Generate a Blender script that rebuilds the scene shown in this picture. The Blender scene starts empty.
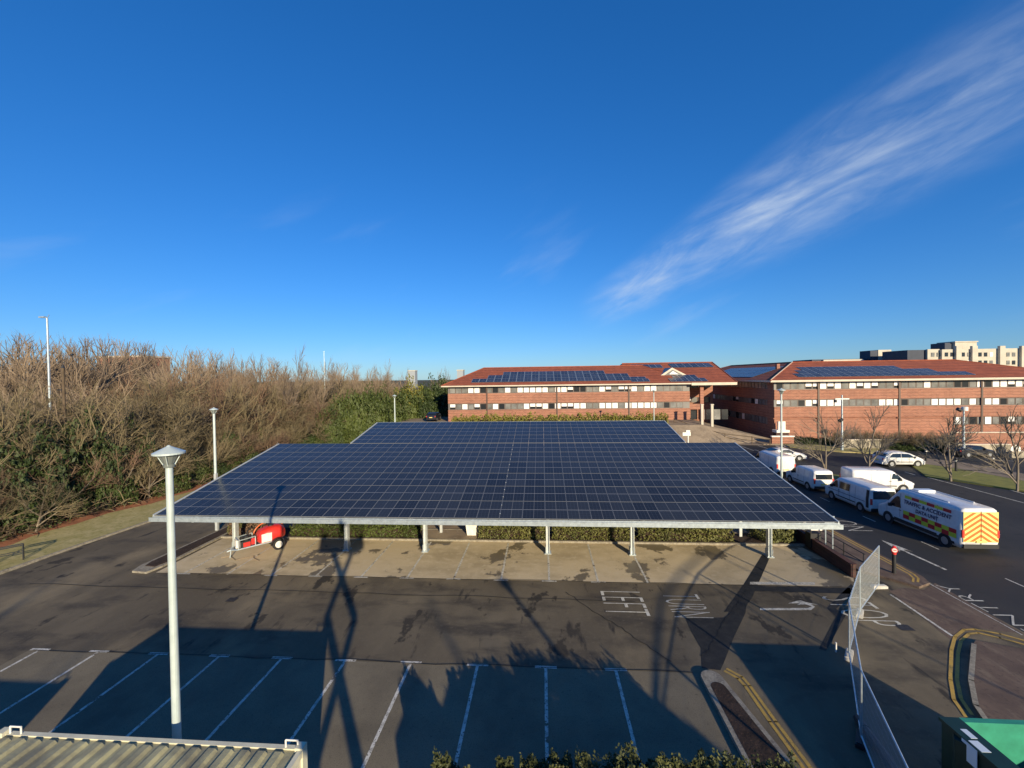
import bpy, math, random
from mathutils import Vector, Matrix, noise
random.seed(7)
R = math.radians
scene = bpy.context.scene
col = scene.collection

# ------------------------------------------------------------------ camera
CAM = Vector((0, 0, 10.1685)); FPX = 424.4
pitch, roll, yaw = 0.0181, -0.0138, 0.0713
cy, sy, cp, sp = math.cos(yaw), math.sin(yaw), math.cos(pitch), math.sin(pitch)
FW = Vector((-sy*cp, cy*cp, -sp)); R0 = Vector((cy, sy, 0)); U0 = R0.cross(FW)
RT = math.cos(roll)*R0 + math.sin(roll)*U0; UP = -math.sin(roll)*R0 + math.cos(roll)*U0
def ray(x, y): return FW + RT*((x-512)/FPX) - UP*((y-384)/FPX)
def G(x, y, z=0.0):                      # point of the photo on the level z
    d = ray(x, y); t = (z-CAM.z)/d.z; return CAM + d*t
def AY(x, y, Y):                         # point of the photo on the upright plane at depth Y
    d = ray(x, y); return CAM + d*(Y/d.y)
cam = bpy.data.cameras.new('camera'); co = bpy.data.objects.new('camera', cam); col.objects.link(co)
M = Matrix((RT, UP, -FW)).transposed().to_4x4(); M.translation = CAM
co.matrix_world = M
cam.sensor_width = 36; cam.lens = FPX/1024*36; cam.clip_start = 0.05; cam.clip_end = 3000
scene.camera = co

# ------------------------------------------------------------------ materials
def mat(name, c, rough=0.7, metal=0.0, var=0.0, scale=3.0, c2=None, bump=0.0, bscale=40.0, spec=0.5, detail=6.0, thr=None, emit=None, alpha=None, coat=0):
    m = bpy.data.materials.new(name); m.use_nodes = True
    nt = m.node_tree; n = nt.nodes; l = nt.links; b = n['Principled BSDF']
    b.inputs['Base Color'].default_value = (*c, 1); b.inputs['Roughness'].default_value = rough
    b.inputs['Metallic'].default_value = metal; b.inputs['Specular IOR Level'].default_value = spec
    if coat: b.inputs['Coat Weight'].default_value = coat
    tc = n.new('ShaderNodeTexCoord')
    if var or c2:
        t = n.new('ShaderNodeTexNoise'); t.inputs['Scale'].default_value = scale; t.inputs['Detail'].default_value = detail
        t.inputs['Roughness'].default_value = 0.62
        l.new(tc.outputs['Object'], t.inputs['Vector'])
        r = n.new('ShaderNodeValToRGB'); l.new(t.outputs['Fac'], r.inputs['Fac'])
        a, e = thr or (0.32, 0.68)
        r.color_ramp.elements[0].position = a; r.color_ramp.elements[1].position = e
        lo = c if c2 is None else c2
        k = var if c2 is None else 0
        r.color_ramp.elements[0].color = (*[v*(1-k) for v in lo], 1)
        r.color_ramp.elements[1].color = (*[min(1, v*(1+k)) for v in c], 1)
        l.new(r.outputs['Color'], b.inputs['Base Color']); m['ramp'] = 1
    if bump:
        t2 = n.new('ShaderNodeTexNoise'); t2.inputs['Scale'].default_value = bscale; t2.inputs['Detail'].default_value = 4
        l.new(tc.outputs['Object'], t2.inputs['Vector'])
        bp = n.new('ShaderNodeBump'); bp.inputs['Strength'].default_value = bump; bp.inputs['Distance'].default_value = 0.02
        l.new(t2.outputs['Fac'], bp.inputs['Height']); l.new(bp.outputs['Normal'], b.inputs['Normal'])
    if emit:
        b.inputs['Emission Color'].default_value = (*emit[0], 1); b.inputs['Emission Strength'].default_value = emit[1]
    return m

def ground_mat(name, layers, rough=0.85, bump=0.35, bscale=70, spec=0.3, gloss=None):
    """layers: list of (colour, scale, lo, hi, stretch) mixed one over the other by noise"""
    m = bpy.data.materials.new(name); m.use_nodes = True
    nt = m.node_tree; n = nt.nodes; l = nt.links; b = n['Principled BSDF']
    b.inputs['Roughness'].default_value = rough; b.inputs['Specular IOR Level'].default_value = spec
    tc = n.new('ShaderNodeTexCoord'); prev = None
    for i, (c, s, lo, hi, st) in enumerate(layers):
        if i == 0:
            rgb = n.new('ShaderNodeRGB'); rgb.outputs[0].default_value = (*c, 1); prev = rgb.outputs[0]; continue
        mp = n.new('ShaderNodeMapping'); mp.inputs['Scale'].default_value = st; mp.inputs['Location'].default_value = (i*13.1, i*7.7, i)
        l.new(tc.outputs['Object'], mp.inputs['Vector'])
        t = n.new('ShaderNodeTexNoise'); t.inputs['Scale'].default_value = s; t.inputs['Detail'].default_value = 8; t.inputs['Roughness'].default_value = 0.6
        l.new(mp.outputs[0], t.inputs['Vector'])
        r = n.new('ShaderNodeMapRange'); r.inputs['From Min'].default_value = lo; r.inputs['From Max'].default_value = hi
        l.new(t.outputs['Fac'], r.inputs['Value'])
        mx = n.new('ShaderNodeMix'); mx.data_type = 'RGBA'; l.new(r.outputs[0], mx.inputs['Factor'])
        l.new(prev, mx.inputs['A']); mx.inputs['B'].default_value = (*c, 1); prev = mx.outputs['Result']
        if gloss and gloss[0] == i:
            rr = n.new('ShaderNodeMapRange'); rr.inputs['To Min'].default_value = rough; rr.inputs['To Max'].default_value = gloss[1]
            l.new(r.outputs[0], rr.inputs['Value']); l.new(rr.outputs[0], b.inputs['Roughness'])
    l.new(prev, b.inputs['Base Color'])
    t2 = n.new('ShaderNodeTexNoise'); t2.inputs['Scale'].default_value = bscale; t2.inputs['Detail'].default_value = 5
    l.new(tc.outputs['Object'], t2.inputs['Vector'])
    bp = n.new('ShaderNodeBump'); bp.inputs['Strength'].default_value = bump; bp.inputs['Distance'].default_value = 0.02
    l.new(t2.outputs['Fac'], bp.inputs['Height']); l.new(bp.outputs['Normal'], b.inputs['Normal'])
    return m
S1 = (1, 1, 1)
m_aisle = ground_mat('worn_asphalt', [((.115,.094,.062),0,0,0,S1), ((.19,.155,.1),.3,.42,.68,(1,.45,1)), ((.05,.043,.034),.7,.5,.68,(.4,1,1)), ((.17,.14,.1),7,.56,.8,S1), ((.035,.031,.026),1.7,.6,.68,(1,.25,1)), ((.27,.215,.13),.16,.52,.66,(1,.6,1)), ((.045,.038,.028),.9,.6,.63,(.8,.5,1)), ((.3,.25,.17),60,.66,.72,S1), ((.06,.05,.04),45,.5,.75,S1)], rough=.8)
m_bayasph = ground_mat('bay_asphalt', [((.2,.17,.115),0,0,0,S1), ((.13,.11,.077),.5,.42,.7,S1), ((.19,.16,.11),3,.55,.8,(1,.4,1)), ((.05,.045,.036),9,.6,.8,S1), ((.07,.06,.045),40,.5,.75,S1)])
m_conc = ground_mat('dusty_concrete', [((.56,.46,.3),0,0,0,S1), ((.4,.325,.205),.5,.45,.65,(.6,1,1)), ((.58,.49,.34),2.5,.5,.75,S1), ((.17,.14,.09),.42,.57,.59,(1,.8,1)), ((.2,.16,.1),12,.6,.8,S1)], gloss=(3,.45))
m_road = ground_mat('road_asphalt', [((.034,.034,.034),0,0,0,S1), ((.055,.052,.047),.3,.45,.7,(1,.3,1)), ((.022,.022,.023),1.2,.55,.75,S1), ((.085,.08,.07),30,.62,.8,S1)], rough=.75)
m_newasph = ground_mat('fresh_asphalt_patch', [((.022,.022,.021),0,0,0,S1), ((.04,.038,.034),3,.45,.7,S1), ((.06,.056,.05),40,.6,.8,S1)], rough=.7)
m_pave = ground_mat('red_brown_paving', [((.15,.105,.078),0,0,0,S1), ((.1,.07,.055),.7,.4,.65,S1), ((.21,.16,.115),3,.5,.75,(1,.3,1)), ((.06,.045,.038),9,.55,.75,S1)])
m_tan = ground_mat('tan_paving', [((.3,.235,.165),0,0,0,S1), ((.2,.155,.11),.6,.4,.65,S1), ((.38,.31,.22),4,.55,.75,S1)])
m_kerb = ground_mat('kerb_stone', [((.3,.27,.21),0,0,0,S1), ((.17,.15,.12),4,.4,.65,S1), ((.4,.37,.3),15,.5,.75,S1)])
m_grass = ground_mat('winter_grass', [((.34,.29,.11),0,0,0,S1), ((.46,.38,.18),1.2,.42,.65,S1), ((.2,.2,.06),5,.5,.7,S1), ((.5,.42,.22),25,.55,.75,S1)], rough=.95, bump=.35, bscale=30)
m_grassg = ground_mat('green_turf', [((.24,.24,.06),0,0,0,S1), ((.17,.18,.05),1.5,.42,.65,S1), ((.21,.19,.07),9,.5,.7,S1)], rough=.95, bump=.35, bscale=30)
m_litter = ground_mat('leaf_litter', [((.11,.06,.032),0,0,0,S1), ((.05,.032,.018),2,.42,.65,S1), ((.19,.1,.05),12,.5,.7,S1), ((.05,.06,.02),.5,.5,.7,S1)], rough=.95, bump=1, bscale=12)
m_soil = ground_mat('planting_soil', [((.05,.033,.025),0,0,0,S1), ((.025,.017,.013),3,.4,.65,S1), ((.1,.06,.04),14,.55,.7,S1)], rough=.95, bump=1, bscale=18)
m_field = ground_mat('distant_field', [((.1,.095,.04),0,0,0,S1), ((.07,.055,.03),.05,.42,.65,S1), ((.14,.11,.06),.2,.5,.7,S1)], rough=.95)
m_white = ground_mat('worn_white_paint', [((.62,.6,.53),0,0,0,S1), ((.3,.28,.23),4,.45,.7,S1), ((.11,.095,.07),16,.57,.62,S1), ((.13,.11,.08),2.2,.6,.64,S1)], rough=.7)
m_yellow = ground_mat('worn_yellow_paint', [((.5,.32,.07),0,0,0,S1), ((.35,.24,.08),4,.45,.7,S1), ((.1,.08,.05),20,.6,.67,S1)], rough=.7)
m_galv = mat('galvanised_steel', (.5,.57,.6), .38, .55, var=.18, scale=6)
m_steelw = mat('pale_steel_post', (.62,.66,.66), .4, .4, var=.12, scale=5)
m_lamp = mat('grey_green_lamp_paint', (.52,.6,.58), .35, .2, var=.08, scale=4)
m_dglass = mat('smoked_glass', (.16,.18,.17), .1, 0, spec=.6)
m_wpaint = mat('white_car_paint', (.7,.7,.69), .25, 0, var=.09, scale=3, spec=.5, coat=.3)
m_glass = mat('car_glass', (.012,.016,.018), .06, 0, spec=.7)
m_black = mat('black_plastic', (.02,.02,.021), .55, 0, var=.2, scale=8)
m_tyre = mat('tyre_rubber', (.018,.018,.018), .85)
m_rim = mat('alloy_rim', (.45,.46,.47), .35, .7)
m_red = mat('red_reflective', (.55,.02,.03), .4)
m_yel = mat('lime_yellow_reflective', (.62,.66,.05), .4)
m_chev_y = mat('chevron_yellow', (.85,.72,.22), .4)
m_chev_o = mat('chevron_orange', (.75,.16,.03), .4)
m_navy = mat('navy_lettering', (.02,.03,.1), .5)
m_orange = mat('amber_lens', (.8,.3,.03), .3)
m_lens = mat('clear_lens', (.7,.72,.74), .12, 0)
m_ltblue = mat('pale_blue_car_paint', (.28,.45,.5), .3, coat=.3)
m_dkcar = mat('dark_car_paint', (.02,.022,.03), .25, coat=.3)
m_redp = mat('red_machine_paint', (.6,.035,.03), .35, var=.12, scale=6, coat=.2)
m_whitep = mat('white_painted_metal', (.75,.73,.66), .45, var=.15, scale=5)
m_blkm = mat('dark_metal', (.03,.032,.035), .5, .3)
m_hose = mat('orange_hose', (.65,.14,.03), .5)
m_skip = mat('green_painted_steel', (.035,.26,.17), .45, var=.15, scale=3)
m_skip_shade = mat('shaded_green_steel', (.008,.03,.022), .5, var=.2, scale=3)  # shade put into the skip's green for its left face; lid, floor too
m_label = mat('white_sticker', (.6,.68,.75), .4)
m_cont = mat('weathered_container_roof', (.42,.39,.22), .6, .05, c2=(.2,.185,.12), scale=1.2, thr=(.38,.62), bump=.3, bscale=20)
m_contw = mat('cream_container_paint', (.6,.57,.42), .55, 0, var=.12, scale=3)
m_bark = mat('grey_bark', (.2,.165,.125), .9, var=.3, scale=6, bump=.5, bscale=20)
m_twig_p = mat('pale_grey_twigs', (.22,.165,.115), .9, var=.25, scale=.7)
m_twig_o = mat('olive_brown_twigs', (.17,.135,.075), .9, var=.35, scale=.5)
m_twig_r = mat('russet_twigs', (.16,.1,.062), .9, var=.3, scale=.6)
m_twig_b = mat('brown_bramble', (.11,.078,.048), .9, var=.4, scale=.7)
m_twig_d = mat('dark_street_tree_bark', (.17,.145,.11), .9, var=.2, scale=2)
def leafmat(name, c, c2):
    m = mat(name, c, .6, c2=c2, scale=1.1, thr=(.35,.65), spec=.3)
    b = m.node_tree.nodes['Principled BSDF']; b.inputs['Subsurface Weight'].default_value = 0
    return m
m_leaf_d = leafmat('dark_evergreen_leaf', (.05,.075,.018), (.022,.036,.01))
m_leaf_g = leafmat('mid_green_leaf', (.075,.098,.022), (.035,.052,.013))
m_leaf_y = leafmat('yellow_green_leaf', (.24,.21,.04), (.11,.12,.025))
m_leaf_n = leafmat('glossy_hedge_leaf', (.12,.125,.04), (.025,.035,.012))
m_leaf_h = leafmat('hedge_leaf', (.15,.15,.045), (.07,.08,.025))
m_concrete = mat('pale_concrete', (.5,.46,.38), .8, var=.12, scale=.4)
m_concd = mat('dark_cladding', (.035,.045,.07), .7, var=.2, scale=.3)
m_fascia = mat('cream_fascia', (.55,.48,.38), .6, var=.1, scale=1)
m_pfr = mat('dull_aluminium_frame', (.2,.21,.22), .5, .3)
m_frame = mat('brown_window_frame', (.09,.055,.04), .5)
m_blind = mat('white_blind_behind_glass', (.82,.82,.8), .5, var=.05, scale=1)
m_pane = mat('grey_window_glass', (.19,.19,.18), .15, var=.4, scale=.6, spec=.5)
m_paned = mat('dark_window_glass', (.025,.028,.032), .1, spec=.5)
m_skin = mat('skin', (.5,.3,.2), .6); m_jack = mat('high_visibility_jacket', (.7,.3,.03), .7); m_trou = mat('navy_trousers', (.02,.025,.05), .8); m_hair = mat('brown_hair', (.05,.03,.02), .7)
m_liftor = mat('lift_paint', (.7,.25,.03), .4); m_mesh = None

def brickmat(name, c1, c2, mortar, sc, bw, rh, ms=.02):
    m = bpy.data.materials.new(name); m.use_nodes = True
    nt = m.node_tree; n = nt.nodes; l = nt.links; b = n['Principled BSDF']; b.inputs['Roughness'].default_value = .85
    tc = n.new('ShaderNodeTexCoord')
    # walls run along X or along Y: take (x+y, z)
    sep = n.new('ShaderNodeSeparateXYZ'); l.new(tc.outputs['Object'], sep.inputs[0])
    ad = n.new('ShaderNodeMath'); l.new(sep.outputs[0], ad.inputs[0]); l.new(sep.outputs[1], ad.inputs[1])
    cb = n.new('ShaderNodeCombineXYZ'); l.new(ad.outputs[0], cb.inputs[0]); l.new(sep.outputs[2], cb.inputs[1])
    br = n.new('ShaderNodeTexBrick'); l.new(cb.outputs[0], br.inputs['Vector'])
    br.inputs['Color1'].default_value = (*c1, 1); br.inputs['Color2'].default_value = (*c2, 1); br.inputs['Mortar'].default_value = (*mortar, 1)
    br.inputs['Scale'].default_value = sc; br.inputs['Brick Width'].default_value = bw; br.inputs['Row Height'].default_value = rh; br.inputs['Mortar Size'].default_value = ms
    t = n.new('ShaderNodeTexNoise'); t.inputs['Scale'].default_value = .35; t.inputs['Detail'].default_value = 6; l.new(tc.outputs['Object'], t.inputs['Vector'])
    mr = n.new('ShaderNodeMapRange'); mr.inputs['To Min'].default_value = .7; mr.inputs['To Max'].default_value = 1.25; l.new(t.outputs['Fac'], mr.inputs['Value'])
    mx = n.new('ShaderNodeMix'); mx.data_type = 'RGBA'; mx.blend_type = 'MULTIPLY'; mx.inputs['Factor'].default_value = 1
    # darker string courses every few rows
    wz = n.new('ShaderNodeMath'); wz.operation = 'MULTIPLY'; wz.inputs[1].default_value = 2.3; l.new(sep.outputs[2], wz.inputs[0])
    pp_ = n.new('ShaderNodeMath'); pp_.operation = 'PINGPONG'; pp_.inputs[1].default_value = .5; l.new(wz.outputs[0], pp_.inputs[0])
    lt_ = n.new('ShaderNodeMapRange'); lt_.inputs['From Min'].default_value = .06; lt_.inputs['From Max'].default_value = .14; lt_.inputs['To Min'].default_value = .72; lt_.inputs['To Max'].default_value = 1; l.new(pp_.outputs[0], lt_.inputs['Value'])
    m3 = n.new('ShaderNodeMath'); m3.operation = 'MULTIPLY'; l.new(mr.outputs[0], m3.inputs[0]); l.new(lt_.outputs[0], m3.inputs[1])
    l.new(br.outputs['Color'], mx.inputs['A']); l.new(m3.outputs[0], mx.inputs['B']); l.new(mx.outputs['Result'], b.inputs['Base Color'])
    return m
m_brick = brickmat('orange_red_brick', (.37,.15,.092), (.26,.1,.065), (.36,.25,.18), 1, .45, .15, .012)
m_roof = brickmat('terracotta_roof_tile', (.4,.105,.045), (.28,.07,.03), (.12,.035,.02), 1, .35, .12, .012)
m_lowb = brickmat('dark_red_brick', (.09,.035,.028), (.06,.026,.02), (.07,.055,.045), 1, .45, .15, .012)

def panelmat(name, cols, rows, line, w=.05, base=(.016,.018,.023)):
    m = bpy.data.materials.new(name); m.use_nodes = True
    nt = m.node_tree; n = nt.nodes; l = nt.links; b = n['Principled BSDF']
    uv = n.new('ShaderNodeUVMap'); sep = n.new('ShaderNodeSeparateXYZ'); l.new(uv.outputs[0], sep.inputs[0])
    def grid(out, k, wd):
        a = n.new('ShaderNodeMath'); a.operation = 'MULTIPLY'; a.inputs[1].default_value = k; l.new(out, a.inputs[0])
        f = n.new('ShaderNodeMath'); f.operation = 'PINGPONG'; f.inputs[1].default_value = .5; l.new(a.outputs[0], f.inputs[0])
        g = n.new('ShaderNodeMath'); g.operation = 'LESS_THAN'; g.inputs[1].default_value = wd; l.new(f.outputs[0], g.inputs[0]); return g.outputs[0]
    g1 = grid(sep.outputs[0], cols, w); g2 = grid(sep.outputs[1], rows, w)
    mx = n.new('ShaderNodeMath'); mx.operation = 'MAXIMUM'; l.new(g1, mx.inputs[0]); l.new(g2, mx.inputs[1])
    # half-cut gap in the middle of the panel
    s = n.new('ShaderNodeMath'); s.operation = 'SUBTRACT'; s.inputs[1].default_value = .5; l.new(sep.outputs[1], s.inputs[0])
    ab = n.new('ShaderNodeMath'); ab.operation = 'ABSOLUTE'; l.new(s.outputs[0], ab.inputs[0])
    lt = n.new('ShaderNodeMath'); lt.operation = 'LESS_THAN'; lt.inputs[1].default_value = .009; l.new(ab.outputs[0], lt.inputs[0])
    tc = n.new('ShaderNodeTexCoord'); oi = n.new('ShaderNodeObjectInfo')
    c1 = n.new('ShaderNodeMix'); c1.data_type = 'RGBA'; l.new(oi.outputs['Random'], c1.inputs['Factor']); c1.inputs['A'].default_value = (*base, 1); c1.inputs['B'].default_value = (base[0]*1.9, base[1]*1.9, base[2]*1.8, 1)
    c2 = n.new('ShaderNodeMix'); c2.data_type = 'RGBA'; l.new(mx.outputs[0], c2.inputs['Factor']); l.new(c1.outputs['Result'], c2.inputs['A']); c2.inputs['B'].default_value = (*line, 1)
    s2_ = n.new('ShaderNodeMath'); s2_.operation = 'SUBTRACT'; s2_.inputs[1].default_value = .5; l.new(sep.outputs[0], s2_.inputs[0])
    ab2 = n.new('ShaderNodeMath'); ab2.operation = 'ABSOLUTE'; l.new(s2_.outputs[0], ab2.inputs[0])
    lt2 = n.new('ShaderNodeMath'); lt2.operation = 'LESS_THAN'; lt2.inputs[1].default_value = .011; l.new(ab2.outputs[0], lt2.inputs[0])
    cz = n.new('ShaderNodeMix'); cz.data_type = 'RGBA'; l.new(lt2.outputs[0], cz.inputs['Factor']); l.new(c2.outputs['Result'], cz.inputs['A']); cz.inputs['B'].default_value = (.12,.125,.135,1); c2 = cz
    c3 = n.new('ShaderNodeMix'); c3.data_type = 'RGBA'; l.new(lt.outputs[0], c3.inputs['Factor']); l.new(c2.outputs['Result'], c3.inputs['A']); c3.inputs['B'].default_value = (.26,.27,.29,1)
    l.new(c3.outputs['Result'], b.inputs['Base Color'])
    b.inputs['Roughness'].default_value = .22; b.inputs['Specular IOR Level'].default_value = .2
    return m
m_cell = panelmat('solar_cells', 6, 10, (.05,.058,.075), .03)
m_cell2 = panelmat('roof_solar_cells', 2, 3, (.05,.055,.07), .04, base=(.02,.026,.045))

def netmat(name, c, nx, wd):
    """woven wire: thin wires with open gaps between them"""
    m = bpy.data.materials.new(name); m.use_nodes = True
    nt = m.node_tree; n = nt.nodes; l = nt.links; b = n['Principled BSDF']
    b.inputs['Base Color'].default_value = (*c, 1); b.inputs['Metallic'].default_value = .2; b.inputs['Roughness'].default_value = .5
    uv = n.new('ShaderNodeUVMap'); sep = n.new('ShaderNodeSeparateXYZ'); l.new(uv.outputs[0], sep.inputs[0]); gs = []
    for o, k in ((0, nx[0]), (1, nx[1])):
        a = n.new('ShaderNodeMath'); a.operation = 'MULTIPLY'; a.inputs[1].default_value = k; l.new(sep.outputs[o], a.inputs[0])
        f = n.new('ShaderNodeMath'); f.operation = 'PINGPONG'; f.inputs[1].default_value = .5; l.new(a.outputs[0], f.inputs[0])
        g = n.new('ShaderNodeMath'); g.operation = 'LESS_THAN'; g.inputs[1].default_value = wd[o]; l.new(f.outputs[0], g.inputs[0]); gs.append(g)
    mx = n.new('ShaderNodeMath'); mx.operation = 'MAXIMUM'; l.new(gs[0].outputs[0], mx.inputs[0]); l.new(gs[1].outputs[0], mx.inputs[1])
    l.new(mx.outputs[0], b.inputs['Alpha']); return m
m_net = netmat('welded_wire_mesh', (.75,.8,.8), (85, 8), (.11, .008))

# ------------------------------------------------------------------ mesh helpers
class MB:
    def __init__(s): s.v = []; s.f = []; s.m = []; s.uv = {}
    def add(s, vs, fs, mi=0):
        o = len(s.v); s.v += [tuple(v) for v in vs]; s.f += [tuple(i+o for i in f) for f in fs]; s.m += [mi]*len(fs); return o
    def box(s, c, d, rz=0, mi=0, rot=None):
        hx, hy, hz = d[0]/2, d[1]/2, d[2]/2; c = Vector(c); q = rot or Matrix.Rotation(rz, 3, 'Z')
        vs = [c + q @ Vector((x, y, z)) for z in (-hz, hz) for x, y in ((-hx,-hy),(hx,-hy),(hx,hy),(-hx,hy))]
        s.add(vs, [(3,2,1,0),(4,5,6,7),(0,1,5,4),(1,2,6,5),(2,3,7,6),(3,0,4,7)], mi)
    def b2(s, a, b, mi=0):               # box from corner to corner
        s.box([(a[i]+b[i])/2 for i in range(3)], [abs(b[i]-a[i]) for i in range(3)], 0, mi)
    def prism(s, pts, z0, z1, mi=0):
        n = len(pts)
        if sum(pts[i][0]*pts[(i+1)%n][1]-pts[(i+1)%n][0]*pts[i][1] for i in range(n)) < 0: pts = pts[::-1]
        vs = [(p[0], p[1], z0) for p in pts] + [(p[0], p[1], z1) for p in pts]
        s.add(vs, [tuple(range(n))[::-1], tuple(range(n, 2*n))] + [(i, (i+1)%n, n+(i+1)%n, n+i) for i in range(n)], mi)
    def sheet(s, pts, z, mi=0):
        n = len(pts)
        if sum(pts[i][0]*pts[(i+1)%n][1]-pts[(i+1)%n][0]*pts[i][1] for i in range(n)) < 0: pts = pts[::-1]
        s.add([(p[0], p[1], z) for p in pts], [tuple(range(n))], mi)
    def cyl(s, a, b, r0, r1=None, n=8, mi=0, caps=True):
        a, b = Vector(a), Vector(b); r1 = r0 if r1 is None else r1
        d = (b-a); 
        if d.length < 1e-6: return
        d.normalize(); x = d.orthogonal().normalized(); y = d.cross(x)
        vs = []
        for p, r in ((a, r0), (b, r1)):
            for i in range(n):
                t = 2*math.pi*i/n; vs.append(p + (x*math.cos(t)+y*math.sin(t))*r)
        fs = [(i, (i+1)%n, n+(i+1)%n, n+i) for i in range(n)]
        if caps: fs += [tuple(range(n))[::-1], tuple(range(n, 2*n))]
        s.add(vs, fs, mi)
    def strip(s, pts, w, z, mi=0):       # a flat painted line along points
        for i in range(len(pts)-1):
            a, b = Vector(pts[i][:2]), Vector(pts[i+1][:2]); d = (b-a).normalized(); p = Vector((-d.y, d.x))*w/2; e = d*w*.2
            s.add([(*(a-p-e), z), (*(b-p+e), z), (*(b+p+e), z), (*(a+p-e), z)], [(0,1,2,3)], mi)
    def build(s, name, mats, parent=None, off=(0,0,0), smooth=False):
        me = bpy.data.meshes.new(name)
        me.from_pydata([(v[0]-off[0], v[1]-off[1], v[2]-off[2]) for v in s.v], [], s.f)
        if not isinstance(mats, (list, tuple)): mats = [mats]
        for m in mats: me.materials.append(m)
        me.polygons.foreach_set('material_index', s.m)
        if smooth: me.polygons.foreach_set('use_smooth', [True]*len(me.polygons))
        if s.uv:
            ul = me.uv_layers.new(name='UVMap')
            for p in me.polygons:
                if p.index in s.uv:
                    for k, li in enumerate(p.loop_indices): ul.data[li].uv = s.uv[p.index][k]
        me.update(); o = bpy.data.objects.new(name, me); col.objects.link(o)
        if parent: o.parent = parent
        return o
def tag(o, label=None, cat=None, group=None, kind=None):
    if label: o['label'] = label
    if cat: o['category'] = cat
    if group: o['group'] = group
    if kind: o['kind'] = kind
    return o
def root(name, loc, label, cat, rz=0, group=None):
    o = bpy.data.objects.new(name, None); o.empty_display_size = .3; o.location = loc; o.rotation_euler = (0,0,rz); col.objects.link(o)
    return tag(o, label, cat, group)
def copy_tree(o, parent=None):
    c = o.copy(); col.objects.link(c)
    if parent: c.parent = parent
    for ch in kids.get(o.name, []): copy_tree(ch, c)
    return c
kids = {}
def reg(o):
    for c in o.children: kids.setdefault(o.name, []).append(c); reg(c)
def copies(r, loc, rz=0, sc=1.0, label=None, group=None):
    if r.name not in kids: reg(r)
    c = copy_tree(r); c.location = loc; c.rotation_euler = (0,0,rz); c.scale = sc if isinstance(sc, tuple) else (sc,)*3
    if label: c['label'] = label
    if group: c['group'] = group
    return c
def struct(o, parent=None):
    o['kind'] = 'structure'; return o
def textmesh(txt, bold=-.02):
    cu = bpy.data.curves.new('t', 'FONT'); cu.body = txt; cu.size = 1; cu.resolution_u = 3; cu.offset = bold
    o = bpy.data.objects.new('t', cu); me = bpy.data.meshes.new_from_object(o)
    bpy.data.objects.remove(o); bpy.data.curves.remove(cu)
    xs = [v.co.x for v in me.vertices]; ys = [v.co.y for v in me.vertices]
    return me, min(xs), max(xs), min(ys), max(ys)
def put_text(txt, name, org, right, up, m, parent, extra=-.02):
    """org = lower left corner of the word, right / up = full extents as vectors (parent space)"""
    me, x0, x1, y0, y1 = textmesh(txt, extra); org, right, up = Vector(org), Vector(right), Vector(up)
    for v in me.vertices:
        v.co = org + right*((v.co.x-x0)/(x1-x0)) + up*((v.co.y-y0)/(y1-y0))
    me.materials.append(m); me.name = name; me.update()
    o = bpy.data.objects.new(name, me); col.objects.link(o); o.parent = parent; return o

# ------------------------------------------------------------------ world, sun
SAZ, SEL = 25.3, 16.0                    # shadows run 25.3 deg left of the site axis
w = bpy.data.worlds.new('World'); scene.world = w; w.use_nodes = True
nt = w.node_tree; n = nt.nodes; l = nt.links; bg = n['Background']
sky = n.new('ShaderNodeTexSky'); sky.sky_type = 'NISHITA'; sky.sun_disc = False
sky.sun_elevation = R(SEL); sky.sun_rotation = R(180-SAZ); sky.air_density = 1.0; sky.dust_density = .05; sky.ozone_density = 2.2; sky.altitude = 50
# cirrus streak: a band round the great circle through two directions
A = ray(560, 330).normalized(); B = ray(1040, 60).normalized(); N = A.cross(B).normalized(); T = N.cross(A).normalized()
tc = n.new('ShaderNodeTexCoord')
def dot(v):
    d = n.new('ShaderNodeVectorMath'); d.operation = 'DOT_PRODUCT'; d.inputs[1].default_value = v; l.new(tc.outputs['Generated'], d.inputs[0]); return d.outputs['Value']
def math_(op, a, b=None, c=None):
    m_ = n.new('ShaderNodeMath'); m_.operation = op
    for i, q in enumerate((a, b, c)):
        if q is None: continue
        if isinstance(q, (int, float)): m_.inputs[i].default_value = q
        else: l.new(q, m_.inputs[i])
    return m_.outputs[0]
def rng(v, a, b, c=0, d=1, sm=True):
    m_ = n.new('ShaderNodeMapRange'); m_.interpolation_type = 'SMOOTHSTEP' if sm else 'LINEAR'
    m_.inputs['From Min'].default_value = a; m_.inputs['From Max'].default_value = b; m_.inputs['To Min'].default_value = c; m_.inputs['To Max'].default_value = d
    l.new(v, m_.inputs['Value']); return m_.outputs[0]
u, v, t_ = dot(A), dot(N), dot(T)
cb = n.new('ShaderNodeCombineXYZ'); l.new(math_('MULTIPLY', t_, 2.2), cb.inputs[0]); l.new(math_('MULTIPLY', v, 9), cb.inputs[1]); l.new(math_('MULTIPLY', u, 1.5), cb.inputs[2])
nz = n.new('ShaderNodeTexNoise'); nz.inputs['Scale'].default_value = 2.2; nz.inputs['Detail'].default_value = 9; nz.inputs['Roughness'].default_value = .62; nz.inputs['Distortion'].default_value = .6; l.new(cb.outputs[0], nz.inputs['Vector'])
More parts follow.
